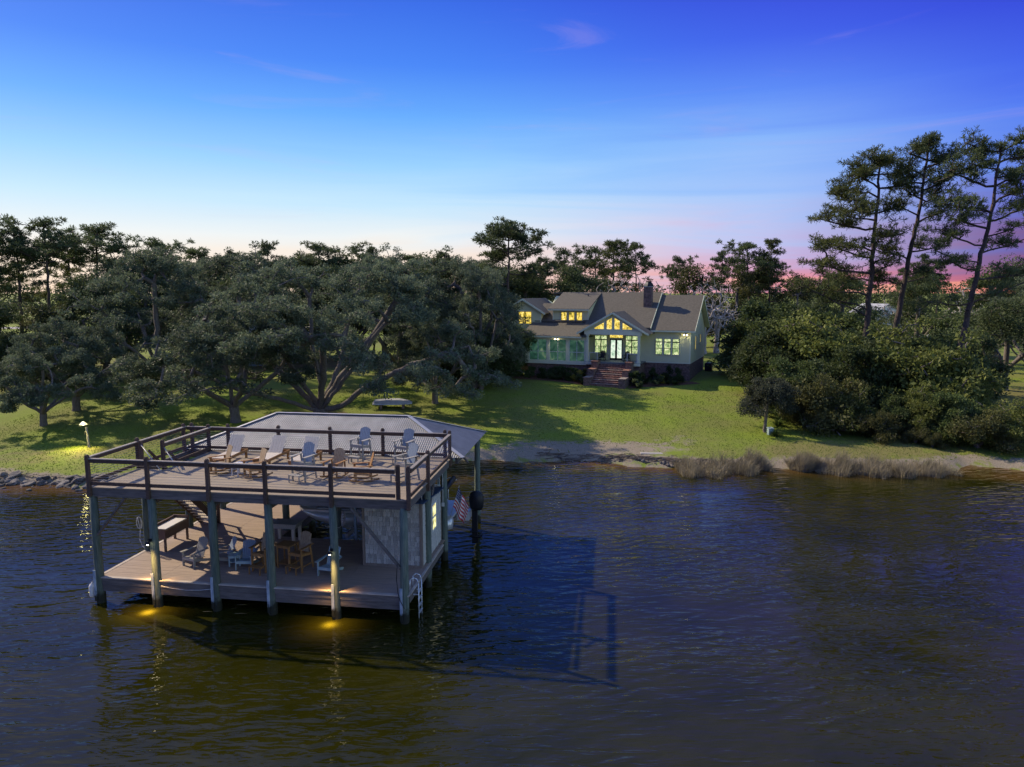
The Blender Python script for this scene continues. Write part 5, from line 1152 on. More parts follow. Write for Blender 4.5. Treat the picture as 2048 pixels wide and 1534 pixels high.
# ---- medium oaks
def make_oak(name, seed, W_, H_, nl, lean=0.0, leafm='oak_leaf', bark='oak_bark', low=2.6, per=8, each=200, ln=.2, base=1.3, open_=True, sig=(.8, .8, .55)):
    rng = np.random.default_rng(seed); lob = []
    for k in range(nl):
        a = rng.uniform(0, 2*math.pi); rr = math.sqrt(rng.uniform(.02, 1)); x = W_*rr*math.cos(a)+lean; y = W_*.85*rr*math.sin(a)
        z = H_-1.2-(H_-low-1)*rr**2.3+rng.uniform(-1, .5); z = max(z, low+rng.uniform(0, 1.2))
        if open_ and z < H_*.5 and rr < .45: z = H_*.62
        sc = rng.uniform(.6, 1.5); lob.append((x, y, z, (W_*.19+.1)*sc, (W_*.13+.2)*sc))
    cl = lobes_to_clumps(lob, per, rng); limbs = [[(0, 0, -.3), (lean*.1, 0, base), (lean*.4, 0, H_*.45), (lean, 0, H_*.72)]]
    for k in range(5):
        a = k*1.257+rng.uniform(-.4, .4); limbs.append([(lean*.1, 0, base), (W_*.3*math.cos(a)+lean*.3, W_*.3*math.sin(a), base+H_*.16), (W_*.62*math.cos(a)+lean, W_*.6*math.sin(a), H_*rng.uniform(.38, .55))])
    P, par, r = grow(limbs, cl, .032, rng, .7, .45)
    reg(name, wood_mesh('trunk', P, par, r, MAT[bark], 6), leaf_mesh('crown', cl, each, sig, ln, ln*.45, MAT[leafm], rng), H_)
make_oak('oak_a', 21, 6.6, 9.5, 42, lean=-1.0, per=6, sig=(.42, .42, .3)); make_oak('oak_b', 22, 7.5, 14.5, 58, low=3.0, per=6, each=140, sig=(.5, .5, .34), ln=.22)
make_oak('broad_a', 31, 4.6, 12, 30, low=2.0, leafm='broad_leaf', each=110, open_=False, ln=.27); make_oak('broad_b', 32, 3.6, 10, 24, low=1.4, leafm='olive_leaf', each=90, open_=False, ln=.25)
make_oak('small_oak', 33, 4.2, 8, 22, low=2.6, leafm='broad_leaf', each=110, ln=.22, base=1.8)
# ---- pines
def make_pine(name, seed, H_, trunk, crown, leafm='pine_needle', tufts=15, needles=9, tip=.03, ln=.34, wd=.042, sig=(.46, .46, .32)):
    """trunk: centre line points; crown: (height, azimuth, reach, n) limbs"""
    rng = np.random.default_rng(seed); tz = [p[2] for p in trunk]
    def at(z): return np.array([np.interp(z, tz, [p[0] for p in trunk]), np.interp(z, tz, [p[1] for p in trunk]), z])
    limbs = [trunk]; cl = []
    for (z, az, reach, n) in crown:
        b = at(z); d = np.array([math.cos(az), math.sin(az), 0]); e = b+d*reach+np.array([0, 0, reach*rng.uniform(.08, .5)])
        limbs.append([b, b+(e-b)*.5+np.array([0, 0, -.03*reach]), e])
        for k in range(int(n*.95)+1):
            f = rng.uniform(.25, 1.08)**.8; sw = rng.normal(0, .24*reach*f+.2); q = b+(e-b)*f+np.array([-d[1], d[0], 0])*sw+np.array([0, 0, rng.normal(.12, .38)]); cl.append(q)
    top = at(H_-.5)
    for k in range(7): cl.append(top+rng.normal(0, .55, 3)*np.array([1, 1, .45]))
    P, par, r = grow(limbs, cl, tip, rng, .7, .36, bow=.1)
    # keep the bole stout: taper from base to top
    tr = H_*.0125+.05; zz = P[:, 2]; on = np.array([np.linalg.norm(P[i][:2]-at(min(max(zz[i], tz[0]), tz[-1]))[:2]) < .12 for i in range(len(P))]); r = np.where(on, np.maximum(r*.6, tr*(1-.78*zz/H_)), r)
    reg(name, wood_mesh('trunk', P, par, r, MAT['pine_bark'], 7, 1.2), needle_mesh('crown', cl, tufts, needles, sig, ln, wd, MAT[leafm], rng), H_)
def auto_crown(seed, H_, z0, n, reach, per=(3, 6), shape=1.0):
    rng = np.random.default_rng(seed); out = []; a = rng.uniform(0, 6)
    for k in range(n):
        f = (k+.5)/n; z = z0+(H_-.6-z0)*f; a += 2.4+rng.uniform(-.5, .5); L = reach*(.55+.75*math.sin(math.pi*min(1, (f*.8+.18))))*rng.uniform(.6, 1.15)*(1-.45*f**3)
        out.append((z, a, L, int(rng.integers(*per)*max(.5, L/2.2))))
    return out
make_pine('pine_a', 41, 20, [(0, 0, -.3), (.1, 0, 8), (-.2, .1, 15), (.1, 0, 19.8)], auto_crown(41, 20, 11, 20, 3.1), tufts=9, ln=.42, wd=.07)
make_pine('pine_b', 42, 18, [(0, 0, -.3), (-.3, 0, 7), (.2, 0, 13), (.5, 0, 17.8)], auto_crown(42, 18, 12.2, 15, 3.6), tufts=9, ln=.42, wd=.07)
make_pine('pine_c', 43, 19, [(0, 0, -.3), (.3, 0, 8), (.1, 0, 18.8)], auto_crown(43, 19, 6.5, 30, 2.9), 'pine_needle_warm', tufts=9, ln=.42, wd=.07)
make_pine('pine_d', 44, 16, [(0, 0, -.3), (.2, 0, 9), (0, 0, 15.8)], auto_crown(44, 16, 9.5, 12, 2.2), tufts=11, ln=.42, wd=.07)
# lone spreading pine left of the house
make_pine('pine_lone', 45, 17, [(0, 0, -.3), (.2, 0, 8), (.3, 0, 12), (.2, 0, 16.6)], [(10.5, 2.9, 4.4, 12), (11, .4, 4.2, 9), (12.3, 2.4, 3.8, 10), (12.8, -.5, 3.6, 10), (13.2, 1.6, 3.2, 9), (13.8, 3.5, 3.2, 10), (14, .1, 3.4, 12), (14.8, 4.5, 3, 10), (15.2, 2.6, 2.6, 10), (15.4, .9, 2.6, 10), (16, 5.2, 2.0, 8), (9.6, 3.3, 4.6, 6)], tufts=11, sig=(.55, .55, .28), ln=.42, wd=.07)
# the three tall pines at the right; pi = photo left
pi = math.pi
make_pine('pine_r1', 51, 23, [(0, 0, -.3), (.2, 0, 8), (.3, 0, 15), (.5, 0, 22.8)],
          [(8.2, 3.2, 6.2, 9), (9.0, 2.8, 3.8, 6), (10.4, 3.0, 6.8, 18), (10.8, .6, 2.8, 7), (11.6, 2.2, 4.6, 14), (12.2, 3.4, 6.4, 22), (12.5, 5.5, 2.2, 8), (13.2, .2, 2.8, 7), (13.6, 3.6, 4.6, 18), (14.6, 2.7, 4.6, 20), (15.0, 4.4, 3.0, 12), (15.6, .3, 2.7, 10), (16.2, 3.1, 4.8, 24), (17.2, 2.2, 3.2, 14), (17.6, 3.8, 3.6, 18), (18.0, .5, 2.7, 11), (18.7, 3.0, 3.7, 20), (19.6, 2.5, 3.0, 16), (20.0, 5.6, 2.2, 11), (20.3, 3.6, 3.0, 16), (21.2, 2.9, 2.6, 16), (21.4, .2, 1.8, 10), (22.0, 3.6, 1.9, 12), (22.3, .9, 1.6, 10)], 'pine_needle_warm', tufts=9)
make_pine('pine_r2', 52, 25, [(0, 0, -.3), (.3, 0, 7), (1.0, 0, 13), (1.7, 0, 18), (2.3, 0, 24.8)],
          [(11.2, 3.1, 4.2, 13), (11.6, .3, 3.0, 9), (12.4, 5.3, 2.2, 6), (14, 3.0, 3.6, 11), (14.4, .1, 4.0, 12), (15.2, .5, 2.2, 6), (17.5, .15, 3.9, 15), (18, 3.2, 2.4, 8), (19.2, .5, 3.2, 15), (19.6, 3.5, 2.3, 14), (20.4, 5.9, 2.4, 13), (20.8, 3.0, 2.4, 14), (21.4, .6, 2.7, 15), (22, 2.6, 2.2, 13), (22.4, 5.6, 2.5, 13), (23, .2, 2.4, 14), (23.4, 3.4, 2.1, 13), (24.0, 1.2, 1.8, 12), (24.3, 4.2, 1.6, 12)], tufts=9)
make_pine('pine_r3', 53, 25, [(0, 0, -.3), (.5, 0, 6), (1.3, 0, 12), (2.2, 0, 18), (2.7, 0, 24.8)],
          [(10.2, 3.1, 4.0, 12), (10.5, .15, 6.5, 16), (11.0, 5.2, 2.6, 6), (12.6, .1, 6.2, 18), (13.2, 3.2, 3.2, 12), (14.0, 2.6, 3.6, 9), (15.2, .4, 5.0, 15), (15.5, 3.1, 4.5, 16), (16.4, 5.6, 3.4, 10), (17.4, 3.3, 4.0, 15), (17.8, .1, 5.6, 24), (18.6, 2.2, 3.0, 11), (19.0, 3.2, 4.4, 19), (19.8, .2, 4.8, 24), (20.8, 3.0, 4.0, 20), (21.4, 5.8, 3.2, 14), (22.0, .5, 3.8, 18), (22.6, 3.4, 3.4, 18), (23.2, 2.2, 2.6, 14), (23.4, .1, 3.3, 18), (23.9, 3.0, 3.0, 16), (24.2, 5.4, 2.2, 13)], tufts=9)
# ---- bare trees
def make_bare(name, seed, H_, W_, n):
    rng = np.random.default_rng(seed); T = []
    for k in range(n):
        a = rng.uniform(0, 2*pi); rr = math.sqrt(rng.uniform(0, 1)); T.append((W_*rr*math.cos(a), W_*rr*math.sin(a), H_*(.95-.45*rr**2)-rng.uniform(0, H_*.35)))
    limbs = [[(0, 0, -.3), (.1, 0, H_*.25), (0, .1, H_*.6)]]+[[(.1, 0, H_*(.2+.06*k)), (W_*.5*math.cos(k*1.9), W_*.5*math.sin(k*1.9), H_*(.45+.05*k))] for k in range(6)]
    P, par, r = grow(limbs, T, .02, rng, .45, .5, bow=.2)
    k = r >= .026; tw = r < .045
    reg(name, wood_mesh('trunk', P, par, np.where(r >= .04, r, 0), MAT['grey_bark'], 5, rmin=.04), wood_mesh('twigs', P, par, np.where(r < .04, np.maximum(r, .034), 0), MAT['grey_bark'], 3, rmin=.021), H_)
make_bare('bare_a', 61, 11, 5, 420); make_bare('bare_b', 62, 9, 3.4, 260)
# ---- thicket shrubs, garden shrubs
def make_shrub(name, seed, W_, H_, nl, per, each, ln, leafm, sig, wratio=.5):
    rng = np.random.default_rng(seed); lob = []
    for k in range(nl):
        a = rng.uniform(0, 2*pi); rr = math.sqrt(rng.uniform(0, 1)); sc = rng.uniform(.5, 1.5); lob.append((W_*.85*rr*math.cos(a), W_*.85*rr*math.sin(a), H_*(.86-.5*rr**2)*rng.uniform(.25, 1.12), W_*.25*sc, H_*.14*sc))
    cl = lobes_to_clumps(lob, per, rng); cl[:, 2] = np.maximum(cl[:, 2], H_*.06)
    limbs = [[(0, 0, -.1), (.02*W_, 0, H_*.35)], [(0, 0, 0), (W_*.3, .1, H_*.4)], [(0, 0, 0), (-W_*.3, -.1*W_, H_*.4)], [(0, 0, 0), (0, W_*.3, H_*.4)]]
    P, par, r = grow(limbs, cl, .008+.004*H_, rng, .35*max(.4, H_/4), .4)
    reg(name, wood_mesh('stems', P, par, r, MAT['oak_bark'], 4), leaf_mesh('foliage', cl, each, sig, ln, ln*wratio, MAT[leafm], rng), H_)
make_shrub('thicket_a', 71, 2.6, 5.2, 34, 8, 95, .19, 'thicket_leaf', (.4, .4, .34)); make_shrub('thicket_b', 72, 3.0, 4.2, 34, 8, 95, .18, 'vine_leaf', (.42, .42, .3)); make_shrub('thicket_c', 73, 2.2, 6.4, 34, 8, 90, .2, 'broad_leaf', (.36, .36, .42))
make_shrub('thicket_d', 74, 2.4, 3.4, 26, 8, 90, .16, 'olive_leaf', (.42, .42, .34))
make_shrub('garden_a', 75, .62, 1.1, 10, 7, 70, .09, 'shrub_leaf', (.13, .13, .11)); make_shrub('garden_b', 76, .7, .85, 9, 7, 70, .1, 'broad_leaf', (.14, .14, .1)); make_shrub('garden_y', 77, .5, .8, 8, 7, 60, .09, 'yellow_leaf', (.12, .12, .1))
make_shrub('garden_t', 78, .55, 1.35, 9, 7, 80, .09, 'shrub_leaf', (.12, .12, .16))
# the small tree on the right lawn
rng = np.random.default_rng(81); lob = [(1.75*math.sqrt(u)*math.cos(a), 1.75*math.sqrt(u)*math.sin(a), 4.4-2.5*u+rng.uniform(-.6, .25), .75, .6) for u, a in zip(rng.uniform(.02, 1, 36), rng.uniform(0, 2*pi, 36))]
cl = lobes_to_clumps(lob, 9, rng); P, par, r = grow([[(0, 0, -.2), (.03, 0, 1.5), (.1, 0, 3.4)]], cl, .016, rng, .4, .36); reg('lawn_tree', wood_mesh('trunk', P, par, r, MAT['oak_bark'], 6), leaf_mesh('crown', cl, 105, (.3, .3, .24), .15, .07, MAT['magnolia_leaf'], rng), 5.0)
# spiky plants
def make_spiky(name, seed, n, L, w, m, arch=.9):
    rng = np.random.default_rng(seed); V = []; F = []
    for k in range(n):
        a = rng.uniform(0, 2*pi); e = rng.uniform(.35, 1.35); l = L*rng.uniform(.6, 1.1); d = np.array([math.cos(a), math.sin(a), 0]); s = np.array([-d[1], d[0], 0]); b = len(V)
        for i in range(5):
            f = i/4; p = d*l*f*math.cos(e)*(1+.3*f)+np.array([0, 0, l*(f*math.sin(e)-arch*.4*f*f)]); ww = w*(1-f*.9)*(.6+.8*math.sin(pi*min(1, f+.25))); V += [p-s*ww/2, p+s*ww/2]
        F += [(b+2*i, b+2*i+1, b+2*i+3, b+2*i+2) for i in range(4)]
    return np_mesh(name, V, F, MAT[m])
SP_A = make_spiky('leaf_blades', 91, 110, .95, .07, 'blade_leaf'); SP_B = make_spiky('leaf_blades', 92, 170, .8, .03, 'blade_leaf', 1.2)

def plant(kind, name, label, cat, loc, H=None, rz=0.0, group=None, wide=1.0, parts=('trunk', 'crown')):
    tr, cr, H0 = KINDS[kind]; s = 1.0 if H is None else H/H0
    t = thing(name, label, cat, loc, rz, group, (s*wide, s*wide, s))
    mobj(parts[0], tr, t); mobj(parts[1], cr, t); return t
def at_px(kind, name, label, cat, px, Y, top, rz=None, group=None, wide=1.0, parts=('trunk', 'crown'), grow_to=None):
    x = XW(px, Y, 3); z = GZ(x, Y); H = (ZW(top, Y)-z)*(1.07 if kind.startswith('thicket') else 1.1 if kind in ('oak_b', 'broad_a') else .985 if kind in ('pine_a', 'pine_b', 'pine_d') else 1.0); k = int(px*7+Y*3)
    return plant(kind, name, label, cat, (x, Y, z-.05), H, (k % 63)/10 if rz is None else rz, group, wide, parts)
# ---- placing the trees
at_px('oak_big', 'live_oak', 'huge spreading live oak with bare low limbs behind the boat house roof', 'tree', 640, 60.5, 508, 0)
at_px('oak_a', 'live_oak', 'broad live oak left of the huge oak, its branches reaching the lawn', 'tree', 470, 57.5, 610, .4, wide=1.12)
at_px('oak_a', 'live_oak', 'low live oak with thick trunk at the left edge of the lawn', 'tree', 84, 56.6, 668, 2.6, wide=.95)
at_px('oak_a', 'live_oak', 'live oak with twisted double trunk behind the lamp post', 'tree', 150, 61.5, 612, 4.4, wide=.85)
at_px('oak_b', 'live_oak', 'tall dark oak filling the left wood, behind the twisted oak', 'tree', 320, 74, 512, 1.0)
at_px('oak_b', 'live_oak', 'dark oak behind the huge live oak, left of its crown', 'tree', 485, 82, 516, 3.2)
at_px('oak_b', 'live_oak', 'dark oak behind the huge live oak, right of its crown', 'tree', 800, 78, 520, 5.1)
at_px('oak_b', 'live_oak', 'dense oak between the huge live oak and the house', 'tree', 925, 77, 528, .3)
at_px('oak_b', 'live_oak', 'oak whose branches overhang the left end of the house', 'tree', 962, 72.5, 548, 5.5, wide=.66)
at_px('oak_a', 'live_oak', 'low oak drooping over the lawn left of the house', 'tree', 870, 66, 620, 1.8, wide=.8)
GP = 'trees rising behind the oaks and the house'
far = [('pine_a', 'pine_tree', 'tall pine near the left edge, first of the left group', 52, 84, 455, 1.15), ('pine_b', 'pine_tree', 'tallest pine of the left group', 110, 86, 436, 1.0), ('pine_c', 'pine_tree', 'full pine between the two tall pines of the left group', 152, 92, 468, 1.0),
       ('pine_b', 'pine_tree', 'flat-topped pine standing right of the left group', 205, 92, 449, 1.15), ('pine_c', 'pine_tree', 'pine at the very left edge of the photo', 8, 82, 470, 1.1), ('pine_b', 'pine_tree', 'pine peeking over the dark oak, right of the flat-topped pine', 318, 98, 480, 1.1),
       ('pine_d', 'pine_tree', 'small pine crown right of the pine peeking over the dark oak', 408, 104, 496, 1.2), ('pine_a', 'pine_tree', 'wide pine crown left of the narrow spire', 472, 100, 503, 1.1), ('pine_d', 'pine_tree', 'narrow spire-shaped pine above the huge oak', 543, 98, 483, .8),
       ('pine_b', 'pine_tree', 'broad dark pine crown just right of the narrow spire', 640, 100, 488, 1.45), ('pine_a', 'pine_tree', 'pine with pointed crown above the huge oak, right side', 748, 102, 494, 1.0), ('pine_d', 'pine_tree', 'pine tip between the pointed crown and the lone spreading pine', 832, 104, 508, 1.3),
       ('pine_a', 'pine_tree', 'pine crown left of the lone spreading pine', 885, 100, 504, 1.1), ('pine_b', 'pine_tree', 'low pine crown under the lone spreading pine', 955, 104, 522, 1.2),
       ('pine_a', 'pine_tree', 'slim pine just right of the lone spreading pine', 1080, 108, 515, 1.0), ('pine_b', 'pine_tree', 'slim open pine left of the dense pine behind the house', 1128, 112, 497, .85), ('pine_b', 'pine_tree', 'open pine touching the dense pine behind the house', 1190, 114, 494, .95), ('pine_c', 'pine_tree', 'dense rounded pine behind the house roof', 1222, 108, 481, 1.1),
       ('pine_b', 'pine_tree', 'feathery pine left of the chimney', 1270, 112, 486, .8), ('pine_b', 'pine_tree', 'small flat pine right of the chimney', 1347, 130, 514, .8), ('pine_a', 'pine_tree', 'open pine midway between chimney and the right-hand pine pair', 1438, 126, 502, .8),
       ('pine_b', 'pine_tree', 'left one of the pine pair right of the house', 1492, 118, 486, 1.1), ('pine_c', 'pine_tree', 'right one of the pine pair right of the house', 1532, 118, 478, .9), ('pine_d', 'pine_tree', 'distant pine just left of the middle tall pine', 1800, 128, 535, .9), ('pine_a', 'pine_tree', 'distant flat pine right of the middle tall pine', 1836, 132, 508, .9), ('pine_d', 'pine_tree', 'distant pine behind the rightmost tall pine', 1868, 130, 520, .9),
       ('broad_a', 'evergreen_tree', 'round evergreen behind the left wing of the house', 1050, 100, 545, 1.0), ('broad_a', 'evergreen_tree', 'dense evergreen left of the bare trees behind the roof', 1160, 100, 540, 1.1), ('broad_b', 'evergreen_tree', 'yellow-olive tree right of the bare trees behind the roof', 1385, 118, 520, 1.0),
       ('broad_b', 'evergreen_tree', 'olive tree against the pine pair right of the house', 1470, 116, 530, 1.0), ('broad_a', 'evergreen_tree', 'dark tree under the right pine of the pair', 1515, 122, 530, .8), ('broad_b', 'evergreen_tree', 'bushy yellow-green tree beside the utility pole', 1590, 112, 545, .7),
       ('broad_a', 'evergreen_tree', 'wide dark tree behind the left tall pine', 1680, 120, 548, 1.2), ('broad_a', 'evergreen_tree', 'green tree behind the middle tall pine', 1830, 104, 556, 1.0), ('broad_a', 'evergreen_tree', 'large dark tree at the right edge, farther back', 1985, 92, 535, 1.2), ('oak_b', 'evergreen_tree', 'big dark oak filling the right edge of the photo', 2062, 78, 560, 1.0),
       ('oak_b', 'evergreen_tree', 'dark crown in the treeline above the twisted oak, right of the flat-topped pine', 265, 94, 522, 1.0), ('broad_a', 'evergreen_tree', 'dark crown in the treeline, first right of the pine peeking over the oak', 370, 96, 520, 1.4), ('oak_b', 'evergreen_tree', 'dark crown in the treeline left of the narrow spire pine', 440, 98, 522, 1.0), ('broad_a', 'evergreen_tree', 'dark crown in the treeline just under the narrow spire pine', 540, 96, 525, 1.4), ('oak_b', 'evergreen_tree', 'dark crown in the treeline under the broad dark pine', 610, 100, 520, 1.0), ('broad_a', 'evergreen_tree', 'dark crown in the treeline right of the broad dark pine', 700, 98, 518, 1.4), ('oak_b', 'evergreen_tree', 'dark crown in the treeline under the pointed pine', 770, 102, 522, 1.0), ('broad_a', 'evergreen_tree', 'dark crown in the treeline left of the lone pine, lower one', 860, 100, 524, 1.4), ('oak_b', 'evergreen_tree', 'dark crown in the treeline just below the lone spreading pine', 960, 100, 530, 1.0), ('broad_a', 'evergreen_tree', 'dark crown between the lone pine and the slim pines', 1030, 112, 540, 1.3), ('broad_a', 'evergreen_tree', 'dark tree at the left edge under the pines', -10, 72, 610, 1.2), ('broad_b', 'evergreen_tree', 'dim tree in the wood between the left pines', 100, 76, 600, 1.2), ('broad_a', 'evergreen_tree', 'dark tree filling the wood behind the twisted oak', 215, 80, 560, 1.2)]
for k, n_, lb, px, Yd, top, wd in far: at_px(k, n_, lb, 'tree', px, Yd, top, group=GP, wide=wd)
at_px('pine_lone', 'pine_tree', 'lone spreading pine with open crown above the trees left of the house', 'tree', 1012, 96, 451, .0, wide=1.1)
at_px('small_oak', 'evergreen_tree', 'small tree with pale trunk on the far right lawn', 'tree', 2008, 70, 600, 1.0)
for px, Yd, top, k, lb in ((1245, 96, 528, 'bare_a', 'large bare tree behind the middle of the roof'), (1312, 98, 545, 'bare_b', 'bare tree just right of the chimney'), (1405, 104, 540, 'bare_b', 'bare tree beside the far pale-roofed building'), (1432, 106, 560, 'bare_b', 'slender bare tree right of the house gable'), (1195, 100, 540, 'bare_b', 'bare tree left of the large bare tree'), (1790, 120, 570, 'bare_a', 'grey bare tree between the tall pine trunks'), (1955, 110, 530, 'bare_b', 'bare treetop behind the rightmost tall pine')):
    at_px(k, 'bare_tree', lb, 'tree', px, Yd, top, group='leafless trees', parts=('trunk', 'twigs'))
# distant wood beyond the road, one mass
def far_wood():
    V = []; F = []; rg = np.random.default_rng(7)
    cs = []
    for x in np.arange(-170, 175, 3.2):
        Yw = 205+rg.uniform(-12, 30); h = rg.uniform(9, 15)
        for k in range(26):
            u = rg.uniform(0, 1); cs.append((x+rg.normal(0, 2.0)*(1-.4*u), Yw+rg.normal(0, 2.0), 3.5+h*u*rg.uniform(.7, 1)))
    me = leaf_mesh('far_wood', np.array(cs), 22, (1.3, 1.3, 1.0), .8, .45, MAT['broad_leaf'], rg)
    tag(mobj('far_wood', me), 'dark mass of distant woodland beyond the road', 'woodland', kind='stuff')
far_wood()
# the three tall pines
def tallp(k, lb, px, Yd, top, rz=0.0, wide=1.0):
    return at_px(k, 'pine_tree', lb, 'tree', px, Yd, top, rz, 'three tall pines over the thicket', wide)
tallp('pine_r1', 'left one of three tall pines over the thicket, foliage heavy on its left', 1722, 67, 312, wide=1.08); tallp('pine_r2', 'middle one of three tall pines over the thicket, leaning right', 1778, 68, 282); tallp('pine_r3', 'right one of three tall pines over the thicket, widest crown', 1903, 62, 282)
# thicket on the right bank
TK = [(1512, 84, 612, 'thicket_c', 1.1), (1540, 80, 590, 'thicket_a', 1.1), (1600, 78, 592, 'thicket_c', 1.2), (1660, 76, 610, 'thicket_a', 1.2), (1512, 70, 652, 'thicket_c', 1.0), (1560, 68, 644, 'thicket_a', 1.1), (1625, 67, 644, 'thicket_b', 1.1), (1690, 66, 649, 'thicket_c', 1.2),
      (1585, 60.5, 708, 'thicket_a', 1.0), (1640, 60, 708, 'thicket_c', 1.1), (1705, 59.5, 680, 'thicket_a', 1.0), (1765, 61, 672, 'thicket_c', 1.2), (1815, 60, 664, 'thicket_b', 1.1), (1865, 61, 672, 'thicket_a', 1.0), (1650, 57, 742, 'thicket_d', 1.0), (1690, 56, 772, 'thicket_b', .9), (1745, 55.5, 796, 'thicket_d', 1.1), (1800, 54.6, 781, 'thicket_a', 1.0),
      (1855, 53.5, 782, 'thicket_b', .9), (1905, 52.4, 778, 'thicket_a', 1.0), (1960, 50.8, 812, 'thicket_d', 1.1), (2015, 50.6, 808, 'thicket_b', 1.0), (1760, 53.2, 818, 'thicket_d', .9), (1835, 52, 845, 'thicket_d', .9), (1930, 57, 765, 'thicket_b', 1.0), (2055, 52, 812, 'thicket_a', 1.0), (1735, 64, 660, 'thicket_c', 1.1), (1840, 66, 660, 'thicket_a', 1.2), (1895, 68, 650, 'thicket_c', 1.1), (1945, 66, 662, 'thicket_c', 1.1),
      (1610, 56.6, 790, 'thicket_d', .8), (1870, 51, 862, 'thicket_d', .8)]
ords = ['first', 'second', 'third', 'fourth', 'fifth', 'sixth', 'seventh', 'eighth', 'ninth', 'tenth', 'eleventh', 'twelfth', 'thirteenth', 'fourteenth', 'fifteenth']
rows_ = {'back row': [], 'middle row': [], 'front row': []}
for t in TK: rows_['back row' if t[1] > 63 else 'middle row' if t[1] > 56.3 else 'front row'].append(t)
for rn, ts in rows_.items():
    for i, (px, Yd, top, k, wd) in enumerate(sorted(ts)):
        at_px(k, 'thicket_shrub', f'leafy shrub of the right bank thicket, {ords[i]} from left in the {rn}', 'shrub', px, Yd, top, group='shrubs of the right bank thicket', wide=wd, parts=('stems', 'foliage'))
for i, (px, Yd, top, k) in enumerate(((35, 70, 655, 'thicket_c'), (130, 72, 650, 'thicket_a'), (950, 73, 640, 'thicket_c'), (995, 76, 660, 'thicket_c'), (905, 74, 650, 'thicket_a'), (1020, 80, 640, 'thicket_a'))):
    lbs = ['dark understorey shrub at the far left under the pines', 'dark understorey shrub behind the thick-trunked oak', 'dark shrub in the wood left of the house, middle one', 'dark shrub left of the house path, nearest the house', 'dark shrub in the wood left of the house, leftmost', 'dark shrub behind the left wing of the house']
    at_px(k, 'understorey_shrub', lbs[i], 'shrub', px, Yd, top, parts=('stems', 'foliage'))
plant('lawn_tree', 'lawn_tree', 'small round evergreen tree standing alone on the right lawn', 'tree', (XW(1530, 55.3, 1), 55.3, GZ(XW(1530, 55.3, 1), 55.3)), 4.9)
# garden shrubs along the house front
GS = [(-20.6, -2.0, 'garden_b', 1.5), (-19.6, -2.9, 'garden_b', 1.2), (-18.6, -3.6, 'garden_t', 1.0), (-17.2, -3.5, 'garden_a', 1.2), (-15.9, -3.7, 'garden_a', 1.15), (-15.0, -3.9, 'garden_b', 1.2), (-13.9, -3.8, 'garden_b', 1.4), (-13.0, -4.2, 'garden_a', 1.45), (-11.9, -4.4, 'garden_a', 1.4), (-10.6, -4.5, 'garden_t', 1.35),
      (-5.0, -4.9, 'garden_a', 1.45), (-4.3, -3.9, 'garden_a', 1.2), (-4.4, -5.6, 'garden_b', .9), (-3.6, -1.6, 'garden_t', 1.5), (-2.9, -3.3, 'garden_b', 1.0), (-2.2, -1.3, 'garden_t', 1.7), (-1.1, -1.4, 'garden_t', 1.6), (-10.4, -5.9, 'garden_b', 1.0)]
for i, (a, b, k, H) in enumerate(GS):
    x, y, _ = HW(a, b, 0); side_ = 'left' if a < -8 else 'right'; n_ = i+1 if a < -8 and i < 10 else (11 if i == 17 else i-9)
    plant(k, 'garden_shrub', f'foundation shrub {side_} of the brick steps, {ords[n_-1]} from the {"wing" if side_ == "left" else "steps"}', 'shrub', (x, y, GZ(x, y)), H, i*1.3, 'shrubs along the house front', parts=('stems', 'foliage'))
for a, b, H, lb in ((-2.75, -2.6, .95, 'bright yellow shrub in the garden right of the steps'), (-11.1, -5.1, 1.3, 'yellow-green shrub next to the left side of the brick steps')):
    x, y, _ = HW(a, b, 0); plant('garden_y', 'yellow_shrub', lb, 'shrub', (x, y, GZ(x, y)), H, 0, parts=('stems', 'foliage'))
def spiky(me, lb, x, y, s, name='spiky_plant'):
    t = thing(name, lb, 'plant', (x, y, GZ(x, y)), x, None, s); mobj('leaves', me, t); return t
for a, b, s, lb in ((-1.9, -2.5, 1.25, 'clump of long green grassy leaves in the right garden, left half'), (-1.15, -2.4, 1.3, 'clump of long green grassy leaves in the right garden, right half')): x, y, _ = HW(a, b, 0); spiky(SP_B, lb, x, y, s)
spiky(SP_A, 'spiky palmetto on the lawn behind the small tree', XW(1556, 57.2, 1), 57.2, 1.25); spiky(SP_A, 'yellowish spiky palmetto beside the small utility box', XW(1550, 54.0, 1), 54.0, 1.1)
# ================================================================ lawn things and the bank
x, y = XW(1545, 54.4, 1), 54.4
t = thing('utility_box', 'small pale green utility box beside the small lawn tree', 'utility box', (x-.15, y+.1, GZ(x, y)), .2); m = MB(); m.b2(-.2, .2, -.16, .16, 0, .5); m.build('box', MAT['teal_chair'], t, bevel=.02); m = MB(); m.poly([(-.23, -.19, .5), (.23, -.19, .5), (.23, .19, .56), (-.23, .19, .56)], (0, 0, .05)); m.build('lid', MAT['teal_chair'], t)
x0, y0 = XW(1650, 56.4, 1), 56.4; x1, y1 = XW(1671, 55.9, 1), 55.9; x2, y2 = XW(1681, 54.4, 1), 54.4
t = thing('white_pipe', 'bent white pipe lying on the grass before the thicket', 'pipe', (x1, y1, GZ(x1, y1)))
m = MB(); m.path([(x0-x1, y0-y1, GZ(x0, y0)-GZ(x1, y1)+.06), (0, 0, .06), (x2-x1, y2-y1, GZ(x2, y2)-GZ(x1, y1)+.06)], .045, 8); m.build('pipe', MAT['white_trim'], t, smooth=True)
x, y = XW(177, 50.3, .8), 50.3
t = thing('yard_lamp', 'lit yard lamp with cone shade on a wooden post at the left bank', 'lamp', (x, y, GZ(x, y)))
m = MB(); m.tube((.06, 0, -.2), (-.06, 0, 1.5), .085, .075, 8); m.build('post', MAT['weathered_grey_chair'], t)
